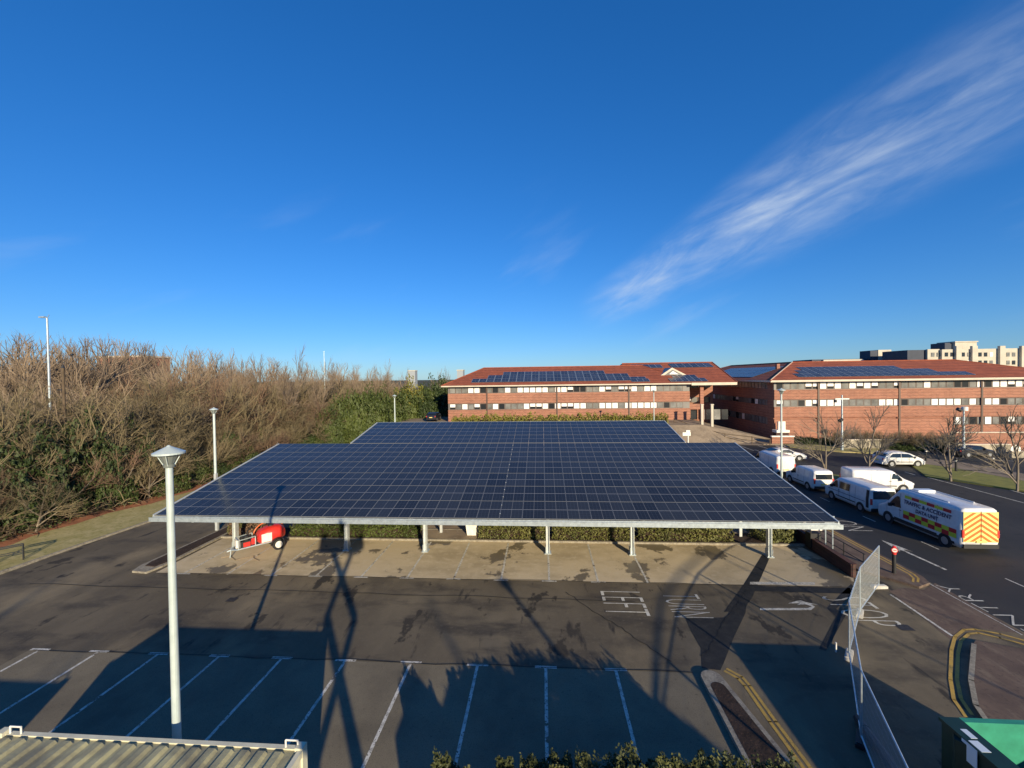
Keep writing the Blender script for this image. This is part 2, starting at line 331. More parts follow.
# streaks drawn at a slant across the band
cb2 = n.new('ShaderNodeCombineXYZ'); l.new(math_('ADD', math_('MULTIPLY', t_, 7), math_('MULTIPLY', v, 16)), cb2.inputs[0]); l.new(math_('MULTIPLY', math_('SUBTRACT', v, math_('MULTIPLY', t_, .35)), 30), cb2.inputs[1])
nz2 = n.new('ShaderNodeTexNoise'); nz2.inputs['Scale'].default_value = 1.2; nz2.inputs['Detail'].default_value = 7; l.new(cb2.outputs[0], nz2.inputs['Vector'])
dens = math_('MULTIPLY', rng(nz.outputs['Fac'], .2, .8), rng(nz2.outputs['Fac'], .2, .8, .35, 1))
wid = rng(t_, .05, .6, .05, .105)
edge = math_('DIVIDE', math_('ABSOLUTE', v), wid)
band = rng(edge, .0, 1.2, 1, 0)
along = math_('MULTIPLY', rng(t_, .04, .2), rng(t_, .95, .45, 0.15, 1))
cloud = math_('MULTIPLY', math_('MULTIPLY', dens, band), math_('MULTIPLY', along, .85))
# faint wisps elsewhere
cb3 = n.new('ShaderNodeCombineXYZ'); l.new(math_('MULTIPLY', t_, 2), cb3.inputs[0]); l.new(math_('MULTIPLY', v, 7), cb3.inputs[1]); l.new(u, cb3.inputs[2])
nz3 = n.new('ShaderNodeTexNoise'); nz3.inputs['Scale'].default_value = 1.6; nz3.inputs['Detail'].default_value = 8; l.new(cb3.outputs[0], nz3.inputs['Vector'])
sepz = n.new('ShaderNodeSeparateXYZ'); l.new(tc.outputs['Generated'], sepz.inputs[0])
wisp = math_('MULTIPLY', rng(nz3.outputs['Fac'], .55, .78), math_('MULTIPLY', rng(sepz.outputs[2], .02, .1), rng(sepz.outputs[2], .45, .15, 0, .16)))
tot = math_('MINIMUM', math_('ADD', cloud, wisp), .9)
mix = n.new('ShaderNodeMix'); mix.data_type = 'RGBA'; l.new(tot, mix.inputs['Factor']); 
hs = n.new('ShaderNodeHueSaturation'); hs.inputs['Saturation'].default_value = 1.13; hs.inputs['Value'].default_value = 1.0
mt = n.new('ShaderNodeMix'); mt.data_type = 'RGBA'; mt.blend_type = 'MULTIPLY'; mt.inputs['Factor'].default_value = 1; gm = n.new('ShaderNodeGamma'); gm.inputs['Gamma'].default_value = .78; l.new(sky.outputs[0], gm.inputs['Color']); l.new(gm.outputs[0], mt.inputs['A']); mt.inputs['B'].default_value = (.78,1.26,2.12,1); l.new(mt.outputs['Result'], hs.inputs['Color'])
l.new(hs.outputs[0], mix.inputs['A']); mix.inputs['B'].default_value = (6.6, 7.6, 8.8, 1)
l.new(mix.outputs['Result'], bg.inputs['Color']); bg.inputs['Strength'].default_value = .071
sd = bpy.data.lights.new('sun', 'SUN'); sd.energy = 5.0; sd.angle = R(.53); sd.color = (1, .84, .58)
so = bpy.data.objects.new('sun', sd); col.objects.link(so)
sdir = Vector((-math.sin(R(SAZ))*math.cos(R(SEL)), math.cos(R(SAZ))*math.cos(R(SEL)), -math.sin(R(SEL))))   # light travels this way
so.rotation_euler = sdir.to_track_quat('-Z', 'Y').to_euler(); so.location = (30, -60, 40)
vs = scene.view_settings; vs.view_transform = 'Standard'; vs.look = 'None'; vs.exposure = 0.47; vs.gamma = 1; vs.use_curve_mapping = False
scene.render.resolution_x = 1024; scene.render.resolution_y = 768
scene.render.engine = 'CYCLES'

# ------------------------------------------------------------------ ground
g = MB(); g.add([(-1500,-700,-.03),(1500,-700,-.03),(1500,1700,-.03),(-1500,1700,-.03)], [(0,1,2,3)]); struct(g.build('ground', m_field))
g = MB(); g.sheet([(-28.8,-20),(18.45,-20),(18.45,62),(-24,62),(-28.8,40)], 0); park = struct(g.build('car_park', m_aisle))
def onpark(name, mb, m, p=None):
    o = mb.build(name, m, p or park); return o
g = MB(); g.sheet([(-19.6,9.75),(5.3,9.75),(5.3,14.64),(-19.6,14.64)], .004); onpark('near_bay_surface', g, m_bayasph)
g = MB(); g.sheet([(-20.6,20.95),(14.6,20.95),(15.5,22.4),(14.9,25.75),(-20.6,25.75)], .004); onpark('covered_bay_surface', g, m_conc)
g = MB(); g.sheet([(-20.6,27.6),(16.0,27.6),(16.0,60),(-20.6,60)], .004); onpark('far_bay_surface', g, m_tan)
# bay lines with T marks
for i in range(-2, 10):
    x = 2.4*i-19.2; mb = MB()
    mb.sheet([(x-.05,9.9),(x+.05,9.9),(x+.05,14.64),(x-.05,14.64)], .009); mb.sheet([(x-.38,14.6),(x+.38,14.6),(x+.38,14.72),(x-.38,14.72)], .0125)
    onpark('bay_line', mb, m_white)
for j in range(0, 11):
    x = .22+2.4*j-19.2; mb = MB()
    mb.sheet([(x-.05,20.9),(x+.05,20.9),(x+.05,25.6),(x-.05,25.6)], .009)
    if j in (0,2,3,4,5,6,7,8,9): mb.sheet([(x-.36,20.84),(x+.36,20.84),(x+.36,20.96),(x-.36,20.96)], .0125)
    onpark('bay_line', mb, m_white)
mb = MB(); mb.sheet([tuple(G(*p)[:2]) for p in ((750,582),(815,582.5),(815,585),(750,584.5))], .009); onpark('edge_line', mb, m_white)
# patches of new asphalt, and a bent dark strip
P = lambda pts, ox=0, oy=0, s=1: [tuple(G(ox+x/s, oy+y/s)[:2]) for x, y in pts]
mb = MB(); mb.sheet(P([(70,85),(255,80),(292,20),(350,20),(345,60),(290,175),(245,290),(230,322),(145,312),(140,220),(100,150)], 670, 600, 4.57), .006); onpark('dark_ground_patch', mb, m_newasph)
mb = MB(); mb.sheet(P([(762,555),(771,555),(752,598),(742,612),(724,612),(740,590)]), .0075); onpark('dark_ground_patch', mb, m_newasph)
mb = MB(); mb.sheet(P([(851,584),(857,590),(836,609),(846,615),(826,651),(819,649),(836,617),(827,608)]), .006); onpark('dark_ground_patch', mb, m_newasph)  # bent dark strip beside the fence
mb = MB(); mb.sheet(P([(750,586),(850,588),(852,594),(750,591)]), .006); onpark('dark_ground_patch', mb, m_newasph)
# painted words
m_wtext = ground_mat('faded_lettering_paint', [((.6,.58,.5),0,0,0,S1), ((.32,.29,.23),3,.45,.72,S1), ((.13,.11,.08),18,.6,.66,S1)], rough=.7)
def word(txt, a, b, right_y, x0, x1, parent=park, m=m_wtext, shear=0):
    return put_text(txt, 'painted_word', (x0, a, .013), (shear, b-a, 0), (x1-x0, 0, 0), m, parent)
pa, pb = G(608, 592), G(640, 616); 
word('LEFT', pa.y+.05, pb.y, 0, G(606,604).x-.1, G(645,604).x)
pa, pb = G(666, 594), G(700, 618)
word('TURN', pa.y, pb.y, 0, G(668,606).x, G(705,606).x)
pa, pb = G(835, 597), G(885, 626)
word('STOP', pa.y, pb.y, 0, G(838,611).x, G(883,611).x)
mb = MB(); mb.sheet(P([(760,608.2),(808,608.2),(812,606.5),(806,604.6),(797,605),(800,603.4),(788,603.6),(797,601),(801,600.6),(806,602.4),(818,604.8),(811,604.4),(815,607),(811,610.3),(760,610.3)]), .009); onpark('turn_arrow', mb, m_white)

# kerbs, planting strips
mb = MB(); mb.b2((-20.8,25.75,-.02),(15.2,25.9,.11)); mb.b2((-20.8,27.5,-.02),(15.2,27.62,.11)); struct(mb.build('kerb', m_kerb))
mb = MB(); mb.b2((-20.8,25.9,-.02),(15.2,27.5,.09)); struct(mb.build('planting_strip', m_soil))
mb = MB(); mb.b2((AY(423,535,26.3).x,25.92,.0),(AY(477,535,26.3).x,27.48,.1)); struct(mb.build('paved_gap', m_tan))
lk = [G(-30,586), G(8,571), G(80,546), G(150,522), G(176,512)]; lk = [(-30.0,-5)] + [(p.x, p.y) for p in lk[1:]] + [(-28.2,50), (-23,62), (-15,95)]
mb = MB(); 
for i in range(len(lk)-1):
    a, b = Vector(lk[i]), Vector(lk[i+1]); d = b-a; mb.box(((a.x+b.x)/2, (a.y+b.y)/2, .05), (d.length+.05, .14, .16), math.atan2(d.y, d.x))
struct(mb.build('kerb_edge', m_kerb))
we = [(-36,-5),(-33.9,20),(-33.9,29.2),(-32.6,34),(-32.4,45),(-31.4,60),(-29,67),(-22.5,91)]
mb = MB(); mb.sheet([(x-.05, y) for x, y in lk] + [(-16,95)] + we[::-1], .05); struct(mb.build('grass_verge', m_grass))
mb = MB(); mb.sheet(we + [(-10,98),(-8,112),(-60,260),(-300,260),(-300,-5)], .02); struct(mb.build('woodland_floor', m_litter))
m_red_l = ground_mat('red_bracken_litter', [((.34,.13,.06),0,0,0,S1), ((.2,.08,.04),2,.42,.65,S1), ((.42,.2,.1),9,.5,.7,S1)], rough=.95, bump=.5, bscale=14)
mb = MB(); rr_ = random.Random(3)
for i in range(70):
    y0_, y1_ = 5+i*1.2, 6.2+i*1.2
    def wx(y):
        for (a, b), (c, d) in zip(we, we[1:]):
            if b <= y <= d: return a+(c-a)*(y-b)/(d-b)
        return we[-1][0]
    mb.add([(wx(y0_)-1.3,y0_,.1),(wx(y0_)+.35+.25*math.sin(i*1.7),y0_,.055),(wx(y1_)+.35+.25*math.sin((i+1)*1.7),y1_,.055),(wx(y1_)-1.3,y1_,.1)], [(0,1,2,3)])
struct(mb.build('leaf_litter_strip', m_red_l))
# left strip island with rubble
isl = [(-21.9,20.9),(-21.0,20.8),(-20.8,21.6),(-20.75,27.6),(-21.8,27.6),(-22.1,21.6)]
mb = MB(); mb.prism(isl, -.02, .1); o = struct(mb.build('kerb_island', m_kerb))
mb = MB(); mb.prism([(-21.75,21.5),(-21.1,21.4),(-20.95,22),(-20.95,27.4),(-21.65,27.4),(-21.85,22)], .05, .13); mb.build('soil_bed', m_soil, o)
# near island between bays and lane
def loop(c0, c1, w0, w1, n=8):           # rounded head at c0, straight sides running to c1
    c0, c1 = Vector(c0), Vector(c1); d = (c1-c0).normalized(); p = Vector((-d.y, d.x)); L = []
    for i in range(n+1):
        t = math.pi*i/n; L.append(c0 + p*w0*math.cos(t) - d*w0*math.sin(t))
    return [tuple(q) for q in [c1 + p*w1] + L + [c1 - p*w1]]
h0 = G(712,681); h1 = (5.85, 9.2)
mb = MB(); mb.prism(loop((h0.x, h0.y), h1, .34, .75), -.02, .13); ki = struct(mb.build('kerb_island', m_kerb))
mb = MB(); mb.prism(loop((h0.x+.03, h0.y-.45), h1, .23, .63), .05, .135); mb.build('soil_bed', m_soil, ki)
# double yellow lines in the lane by the island
l1 = [G(724.5,671), G(738,678.5), G(745,686), G(770,722), G(805,770)]; l2 = [G(727,669), G(742,677), G(750,686), G(776,722), G(812,770)]
for L in (l1, l2):
    mb = MB(); mb.strip([p[:2] for p in L], .1, .009); onpark('yellow_line', mb, m_yellow)
# the white give-way line and the road
road_pts = [(18.45,21.7),(18.45,200),(34,200),(90,62),(90,57.5),(60,50.5),(46,49.5),(41.5,47),(40,44),(36.4,44.6),(33,46.3),(31,60),(29.5,60),(31.5,46),(34.8,43.6),(36.6,42.9),(41,37.2),(60,20),(60,-30),(20,-30),(19,12)]
mb = MB(); mb.sheet([(18.45,-30),(18.45,110),(95,110),(95,-30)], .0); road = struct(mb.build('road', m_road))
mb = MB(); mb.prism([(15.9,22.6),(17.4,20.9),(18.2,21.3),(18.43,21.9),(18.43,110),(15.9,110)], -.02, .11); pv = struct(mb.build('pavement', m_pave))
for X, zz in ((18.22,.114),(18.0,.1142)):
    mb = MB(); pts = [(X,60),(X,22.2),(X-.15,21.75),(X-.5,21.35)]; mb.strip(pts, .09, zz if X > 18.1 else zz); mb.build('yellow_line', m_yellow, pv)
# corner plateau at the right with kerb and double yellow lines
cr = [G(972,645,.12), G(976,640,.12), G(1040,652,.12), G(1100,700,.12), G(1100,790,.12), G(1000,740,.12), G(976,705,.12), G(971,680,.12)]
mb = MB(); mb.prism([(p.x,p.y) for p in cr], -.02, .12); pc = struct(mb.build('corner_pavement', m_pave))
ed = [G(974,644,.123), G(971,680,.123), G(976,705,.123), G(992,728,.123)]
mb = MB(); mb.strip([p[:2] for p in ed], .13, .1245); mb.build('kerb_top', m_kerb, pc)
ya = [(1040,645),(1000,634),(975,629.5),(964,630),(955,637),(951.5,650),(950.5,680),(954,700),(966,717)]
yb = [(1040,649),(1000,638),(978,633),(969,634),(961,641),(958,653),(957,680),(961,699),(972,715)]
for L in (ya, yb):
    mb = MB(); mb.strip([tuple(G(*p)[:2]) for p in L], .1, .0135); onpark('yellow_line', mb, m_yellow, road)
mb = MB(); mb.sheet(P([(889,591),(905,588),(924,590),(935,583),(1040,652),(1040,638),(1060,640),(980,640),(962,632),(950,636)][:4]+[(1024,634),(975,628),(958,632),(951,640)]), .006); struct(mb.build('crossover_paving', m_pave))
mb = MB(); mb.strip([tuple(G(*p)[:2]) for p in ((891,595),(952,636))], .1, .012); onpark('white_line', mb, m_white)
mb = MB(); mb.strip([tuple(G(*p)[:2]) for p in ((928,583),(1022,635))], .05, .012); onpark('edge_line', mb, m_white, road)
# road markings
a0, a1 = G(881,540), G(946,570)
mb = MB(); mb.sheet([(a0.x,a0.y+.05),(a0.x-.28,a0.y-1.7),(a0.x-.06,a0.y-1.5),(a1.x-.06,a1.y),(a1.x+.08,a1.y),(a0.x+.1,a0.y-1.5),(a0.x+.42,a0.y-1.7)], .009); onpark('direction_arrow', mb, m_white, road)
put_text('ENTRY', 'painted_word', (19.3, 17.35, .012), (-.1, 3.95, 0), (-.75, 0, 0), m_wtext, road)
put_text('NO', 'painted_word', (20.9, 28.4, .012), (-.05, 1.9, 0), (-1.5, -.0, 0), m_white, road)
for k in range(8):
    y = 21+k*7; mb = MB(); mb.sheet([(27.9,y),(28.02,y),(28.02,y+2.2),(27.9,y+2.2)], .008); onpark('centre_dash', mb, m_white, road)
for k in range(7):
    mb = MB(); mb.strip([(22.35,21+k*4.6),(22.35,22.1+k*4.6)], .08, .008); onpark('parking_dash', mb, m_white, road)
for pts in (((928,477.5),(1024,503)), ((985,459),(1024,462)), ((1000,487),(1024,494)), ((905,472),(915,475))):
    mb = MB(); mb.strip([tuple(G(*p)[:2]) for p in pts], .12, .009); onpark('lane_line', mb, m_white, road)
# verge with trees, far car park, shaded bank, pavement before the offices
mb = MB(); mb.prism(P([(926,477),(1030,493),(1100,512),(1130,500),(1060,487),(960,467),(930,464),(905,461)]), -.02, .1); v1 = struct(mb.build('grass_verge', m_grassg))
mb = MB(); mb.prism(P([(905,462.5),(930,465.5),(960,470),(1024,482),(1100,500),(1110,494),(1024,475),(960,463),(925,459),(908,458)]), .0, .112); struct(mb.build('footpath', m_tan))
mb = MB(); mb.prism(P([(826,474),(850,478),(858,484),(838,486),(812,478)]), -.02, .1); struct(mb.build('grass_verge', m_grassg))
mb = MB(); mb.prism(P([(775,441),(842,446),(905,452),(905,455),(842,452.5),(790,447.5)]), -.02, .12); struct(mb.build('grass_verge', m_grass))
mb = MB(); mb.prism([(31,62),(90,62),(90,67.2),(31,67.2)], -.02, .12); struct(mb.build('footpath', m_tan))
mb = MB(); mb.add([(26,62,.03),(34.9,61,.03),(34.9,66,.1),(33,92,.3),(25,92,2.6),(24.5,71.9,2.6),(24,66,2.4)], [(0,1,2),(0,2,6),(6,2,5),(5,2,3),(5,3,4)]); struct(mb.build('entrance_forecourt', m_tan))
mb = MB(); mb.add([(-26,62,0),(26,62,0),(24,66,2.4),(24.5,71.9,2.6),(25,92,2.6),(-26,92,2.6),(-26,66,2.4)], [(0,1,2,6),(6,2,3),(6,3,4,5)]); struct(mb.build('planted_bank', m_tan))
for k in range(9):
    xx = 20+k*2.5; mb = MB(); mb.strip([(xx,57.4),(xx,61.5)], .1, .01); onpark('bay_line', mb, m_white, road)
for k in range(7):
    a = G(778+k*8,446.5); mb = MB(); mb.strip([(a.x,a.y),(a.x+1.2,a.y+3)], .5, .01); onpark('hatch_marking', mb, m_white, road)

m_iron = mat('cast_iron_cover', (.045,.04,.036), .6, .3, var=.3, scale=12)
for (px, py, a_) in ((232,600,.22),(905,628,.25)):
    q = G(px,py); mb = MB(); mb.sheet([(q.x-a_,q.y-a_*.8),(q.x+a_,q.y-a_*.8),(q.x+a_,q.y+a_*.8),(q.x-a_,q.y+a_*.8)], .0145); onpark('drain_cover', mb, m_iron)
rk = random.Random(9)
for (x0_, y0_, x1_, y1_) in ((-26,19.5,4,19.2),(-19.5,14.66,5,14.66),(-20.5,20.92,14,20.92),(1,19.8,4.4,15.2),(5.6,15.5,9.5,20.5)):
    mb = MB(); pts = []; n_ = 22
    for k in range(n_+1): pts.append((x0_+(x1_-x0_)*k/n_+rk.uniform(-.07,.07), y0_+(y1_-y0_)*k/n_+rk.uniform(-.07,.07)))
    mb.strip(pts, .035, .0152+.0004*rk.random()); onpark('tar_seam', mb, m_newasph)

# ------------------------------------------------------------------ solar canopy
ZF, TL, YF = 3.0, .19, 20.97
ca = math.atan(TL); PW, PD = 1.148, 1.84; X0 = -20.6
cn = root('solar_canopy', (-3.5, 24.3, 0), 'long car port roofed with dark blue solar panels over the far parking bays', 'solar canopy')
off = (-3.5, 24.3, 0)
def SP(x, s, h=0):                       # point on the canopy slope: s metres up the slope
    return Vector((x, YF+s*math.cos(ca)-h*math.sin(ca), ZF+s*math.sin(ca)+h*math.cos(ca)))
def panel_mb(w, d, th=.035, fr=.013):
    mb = MB(); q = Matrix.Rotation(ca, 3, 'X')
    def L(x, y, z): return q @ Vector((x, y, z))
    mb.add([L(fr,fr,0), L(w-fr,fr,0), L(w-fr,d-fr,0), L(fr,d-fr,0)], [(0,1,2,3)], 0); mb.uv[0] = [(0,0),(1,0),(1,1),(0,1)]
    o = [(0,0),(w,0),(w,d),(0,d)]; i_ = [(fr,fr),(w-fr,fr),(w-fr,d-fr),(fr,d-fr)]
    vs = [L(x,y,.004) for x,y in o]+[L(x,y,.004) for x,y in i_]+[L(x,y,-th) for x,y in o]+[L(x,y,-.002) for x,y in i_]
    fs = [(0,1,5,4),(1,2,6,5),(2,3,7,6),(3,0,4,7)] + [(k,8+k,8+(k+1)%4,(k+1)%4) for k in range(4)] + [(4+k,4+(k+1)%4,12+(k+1)%4,12+k) for k in range(4)] + [(11,10,9,8)]
    mb.add(vs, fs, 1); return mb
pm = panel_mb(PW-.012, PD-.014)
proto = pm.build('solar_panel', [m_cell, m_pfr], cn); pme = proto.data; first = True
rest = MB(); cnt = 0
for r_ in range(9):
    for c in range(30):
        if r_ >= 6 and not (5 <= c < 27): continue
        s_ = r_*PD + (.12 if r_ >= 6 else 0)
        p = SP(X0+c*PW, s_+.05, .06 - (.02 if r_ >= 6 else 0)) - Vector(off)
        if cnt < 100 and not (r_ == 3 and not 9 <= c < 19):
            o = proto if first else proto.copy()
            if not first: col.objects.link(o); o.parent = cn
            first = False; o.location = p; cnt += 1
        else:
            k = len(rest.f)
            for fi, f in enumerate(pm.f):
                rest.uv[k+fi] = [(0,0),(1,0),(1,1),(0,1)][:len(f)]
            rest.add([Vector(q)+p for q in pm.v], [f for f in pm.f]); 
            for fi in range(len(pm.f)): rest.m[k+fi] = pm.m[fi]
o = rest.build('solar_panels', [m_cell, m_pfr], cn); o['kind'] = 'stuff'; o['label'] = 'further rows of dark solar panels up the slope'
XR = X0+30*PW
def beam(name, a, b, w_, h_, m=m_galv):
    mb = MB(); a, b = Vector(a)-Vector(off), Vector(b)-Vector(off); d = b-a; q = d.to_track_quat('X', 'Z').to_matrix()
    mb.box((a+b)/2, (d.length, w_, h_), rot=q); return mb.build(name, m, cn)
# front gutter: trough with lip
mb = MB(); yb_ = YF-.02
for (y0_, z0_, y1_, z1_) in ((yb_-.2,2.80,yb_,2.82),(yb_-.22,2.80,yb_-.2,3.02),(yb_,2.80,yb_+.02,3.02)): mb.b2((X0-.1-off[0],y0_-off[1],z0_),(XR+.1-off[0],y1_-off[1],z1_))
mb.build('gutter', m_galv, cn)
for sx in (X0-.06, XR+.04): beam('edge_trim', SP(sx,0,.02), SP(sx,6*PD,.02), .06, .16, m_steelw)
for sx in (X0+5*PW-.06, X0+27*PW+.04): beam('edge_trim', SP(sx,6*PD+.15,.0), SP(sx,9*PD+.1,.0), .06, .16, m_steelw)
beam('back_trim', SP(X0+5*PW,9*PD+.2,-.02), SP(X0+27*PW,9*PD+.2,-.02), .05, .12)
for k in range(10):
    s_ = .5+k*1.7; xl, xr = (X0+.1, XR-.1) if s_ < 6*PD-.2 else (X0+5*PW, X0+27*PW); beam('purlin', SP(xl,s_,-.1), SP(xr,s_,-.1), .07, .14)
posts = [-18.63,-11.68,-6.94,.2,4.95,12.4]
for X in posts:
    mb = MB(); x = X-off[0]
    mb.b2((x-.1,-.18,.0),(x-.07,.1,3.35)); mb.b2((x+.07,-.18,.0),(x+.1,.1,3.35)); mb.b2((x-.07,-.05,.0),(x+.07,-.03,3.35)); mb.build('post', m_steelw, cn)
    mb = MB(); mb.b2((x-.19,-.25,0),(x+.19,.2,.05)); mb.b2((x-.13,-.21,.05),(x-.11,.13,.42)); mb.b2((x+.11,-.21,.05),(x+.13,.13,.42)); mb.build('base_bracket', m_galv, cn)
    beam('rafter', SP(X,.1,-.28), SP(X,6*PD-.1 if not (X0+5*PW < X < X0+27*PW) else 9*PD,-.28), .12, .22)
    if X > -15 and X < 11: beam('post', (X,35.9,0), (X,35.9,5.4), .2, .2)
    beam('brace', (X,24.3,2.2), SP(X,5.6,-.3), .08, .1)
for px in (217, 438, 742):
    p = G(px, 539 if px > 300 else 531); beam('rear_post', (p.x,27.0,.05), (p.x,27.0,3.9), .16, .16, m_steelw)
mb = MB()
for k in range(6):
    for j in range(2): 
        p = SP(X0+16*PW+.0, k*PD+.5+j*.9, .085)-Vector(off); mb.box(p, (.035,.07,.02))
mb.build('clamps', m_steelw, cn)

# ------------------------------------------------------------------ lamps
def lamp(loc, h, label, rr=.1, sc=1.0):
    r_ = root('street_lamp', loc, label, 'street lamp')
    mb = MB(); mb.cyl((0,0,0),(0,0,1.2),rr*1.25,rr*1.2,16); mb.cyl((0,0,1.2),(0,0,h-.42*sc),rr*1.02,rr*.8,16); mb.build('pole', m_lamp, r_, smooth=False)
    mb = MB(); mb.b2((-.05,-rr*1.25-.012,.5),(.05,-rr*1.0,1.0)); mb.build('access_door', m_lamp, r_)
    mb = MB(); mb.cyl((0,0,h-.44*sc),(0,0,h-.37*sc),rr*1.25,rr*1.25,16); mb.cyl((0,0,h-.37*sc),(0,0,h-.12*sc),.09*sc,.2*sc,16); mb.build('diffuser', m_dglass, r_)
    mb = MB()
    for i in range(4):
        t = math.pi/2*i+.5; mb.cyl((math.cos(t)*.1*sc,math.sin(t)*.1*sc,h-.4*sc),(math.cos(t)*.25*sc,math.sin(t)*.25*sc,h-.1*sc),.012*sc,n=5)
    mb.build('strut', m_lamp, r_)
    mb = MB(); mb.cyl((0,0,h-.14*sc),(0,0,h-.1*sc),.31*sc,.31*sc,28); mb.cyl((0,0,h-.1*sc),(0,0,h+.03*sc),.305*sc,.05*sc,28); mb.cyl((0,0,h+.03*sc),(0,0,h+.06*sc),.05*sc,.02*sc,16); mb.build('lamp_hood', m_lamp, r_)
    return r_
lamp((-8.5,9.05,0), 8.65, 'tall pale lamp post with conical hood behind the corrugated container roof', .088)
p = G(217,530); lamp((p.x,p.y,0), 8.3, 'lamp post with flat conical hood standing behind the left end of the solar canopy', .09, .85)
p = G(781.5,484); lamp((p.x,p.y,0), 8.7, 'lamp post with flat hood just right of the solar canopy by the white vans', .09, 1.1)
p = AY(395,424,62); lamp((p.x,p.y,0), (AY(395,395,62)).z, 'small distant lamp post in front of the green evergreens beyond the canopy', .1, 1)
p = AY(654,422,60); lamp((p.x,p.y,0), (AY(654,390,60)).z, 'slender lamp post in front of the left office block beyond the canopy back edge', .07, .8)
lamp((10.7,-6.2,0), 8.65, 'lamp post behind the viewer whose shadow crosses the aisle')
def mast(loc, h, label, kind):
    r_ = root('street_lamp', loc, label, 'street lamp')
    mb = MB(); mb.cyl((0,0,0),(0,0,1.4),.16,.16,12); mb.cyl((0,0,1.4),(0,0,h),.13,.08,12); mb.build('pole', m_galv, r_)
    if kind == 'head':
        mb = MB(); mb.cyl((0,0,h-.05),(-.3,0,h+.08),.04,.04,8); mb.build('arm', m_galv, r_)
        mb = MB(); mb.box((-.5,0,h+.1),(.6,.28,.14)); mb.build('lamp_head', m_galv, r_)
        mb = MB(); mb.cyl((0,0,h),(.25,0,h+.35),.03,.02,6); mb.build('sensor_arm', m_galv, r_)
    elif kind == 'cross':
        mb = MB(); mb.box((0,0,h-.5),(1.7,.12,.12)); mb.build('cross_arm', m_galv, r_)
        mb = MB(); mb.cyl((-.8,0,h-.6),(-.8,0,h-.95),.16,.2,12); mb.build('floodlight', m_blkm, r_)
        mb = MB(); mb.cyl((-.1,-.15,h-3.1),(-.5,-.3,h-3.3),.2,.22,10); mb.build('security_camera', m_blkm, r_)
    elif kind == 'cam':
        mb = MB(); mb.cyl((0,-.1,h-.3),(0,-.1,h+.15),.3,.3,16); mb.build('camera_dome', m_whitep, r_)
        mb = MB(); mb.cyl((-.3,0,h-.3),(-.7,0,h-.1),.2,.2,10); mb.build('security_camera', m_blkm, r_)
        mb = MB(); mb.box((0,-.2,h-5.4),(.8,.2,.8)); mb.build('equipment_box', m_blkm, r_)
    return r_
p = AY(50,405,40); mast((p.x,p.y,0), AY(48.5,318,40).z, 'tall galvanised street light rising out of the thicket at far left', 'head')
p = G(842,451); mast((p.x,p.y,0), AY(841,395,p.y).z, 'mast with short cross arm before the long brick office facade', 'cross')
p = G(963.5,457); mast((p.x,p.y,0), AY(963,408,p.y).z, 'white camera mast with round head before the right end of the offices', 'cam')
p = AY(325,400,75); r_ = root('mast', (p.x,p.y,0), 'thin distant pole standing above the bare woodland', 'mast'); mb = MB(); mb.cyl((0,0,0),(0,0,AY(324,351,75).z),.06,.04,8); mb.build('pole', m_galv, r_)
p = AY(64,400,34); r_ = root('telegraph_post', (p.x,p.y,0), 'dark timber post with small insulator top standing in the thicket beside the tall street light', 'post')
mb = MB(); mb.cyl((0,0,0),(0,0,AY(64,368,34).z),.12,.1,10); mb.build('pole', m_twig_b, r_); zt = AY(64,368,34).z
mb = MB(); mb.cyl((0,0,zt),(0,0,zt+.35),.13,.02,8); mb.build('cap', m_blkm, r_); mb = MB(); mb.box((-.3,0,zt-1.9),(.6,.1,.1)); mb.build('arm', m_blkm, r_)
p = AY(688,434,45); r_ = root('pillar_light', (p.x,p.y,0), 'white finger post behind the stepped right corner of the canopy', 'post')
mb = MB(); mb.cyl((0,0,0),(0,0,3.9),.08,.07,8); mb.build('pole', m_whitep, r_); mb = MB(); mb.box((-.15,0,3.95),(.8,.12,.35)); mb.box((0,0,4.2),(.4,.14,.3)); mb.build('sign_panel', m_whitep, r_)

# ------------------------------------------------------------------ container in the foreground
r_ = root('shipping_container', (-8.45, 7.16, 0), 'weathered ribbed container roof at the lower left with cream corner post', 'container')
mb = MB(); L_, W_ = 6.9, 2.44
mb.b2((-L_/2+.1,-W_/2+.08,2.44),(L_/2-.1,W_/2-.08,2.5))
k = 0
x = -L_/2+.3
while x < L_/2-.35:
    o_ = [(-.13,0),(-.07,.055),(.07,.055),(.13,0)]
    vsx = [(x+a, yy, 2.501+b) for yy in (-W_/2+.2, W_/2-.2) for a, b in o_]
    mb.add(vsx, [(0,1,5,4),(1,2,6,5),(2,3,7,6)], 0)
    mb.add([(x-.13,W_/2-.2,2.501),(x+.13,W_/2-.2,2.501),(x+.07,W_/2-.2,2.556),(x-.07,W_/2-.2,2.556)], [(0,1,2,3)], 0)
    x += .36
mb.build('roof', m_cont, r_)
mb = MB(); 
for s in (-1,1):
    mb.b2((-L_/2,s*(W_/2-.1),2.42),(L_/2,s*W_/2,2.53)); mb.b2((s*(L_/2-.1),-W_/2+.1,2.42),(s*L_/2,W_/2-.1,2.56))
    mb.b2((-L_/2,s*(W_/2-.1),0),(L_/2,s*W_/2,.16)); mb.b2((s*(L_/2-.1),-W_/2+.1,0),(s*L_/2,W_/2-.1,.16))
mb.build('frame', m_contw, r_)
for sx in (-1,1):
    for s in (-1,1):
        mb = MB(); mb.b2((sx*(L_/2-.16),s*(W_/2-.16),.0),(sx*(L_/2+.01),s*(W_/2+.01),2.6)); mb.build('corner_post', m_contw, r_)
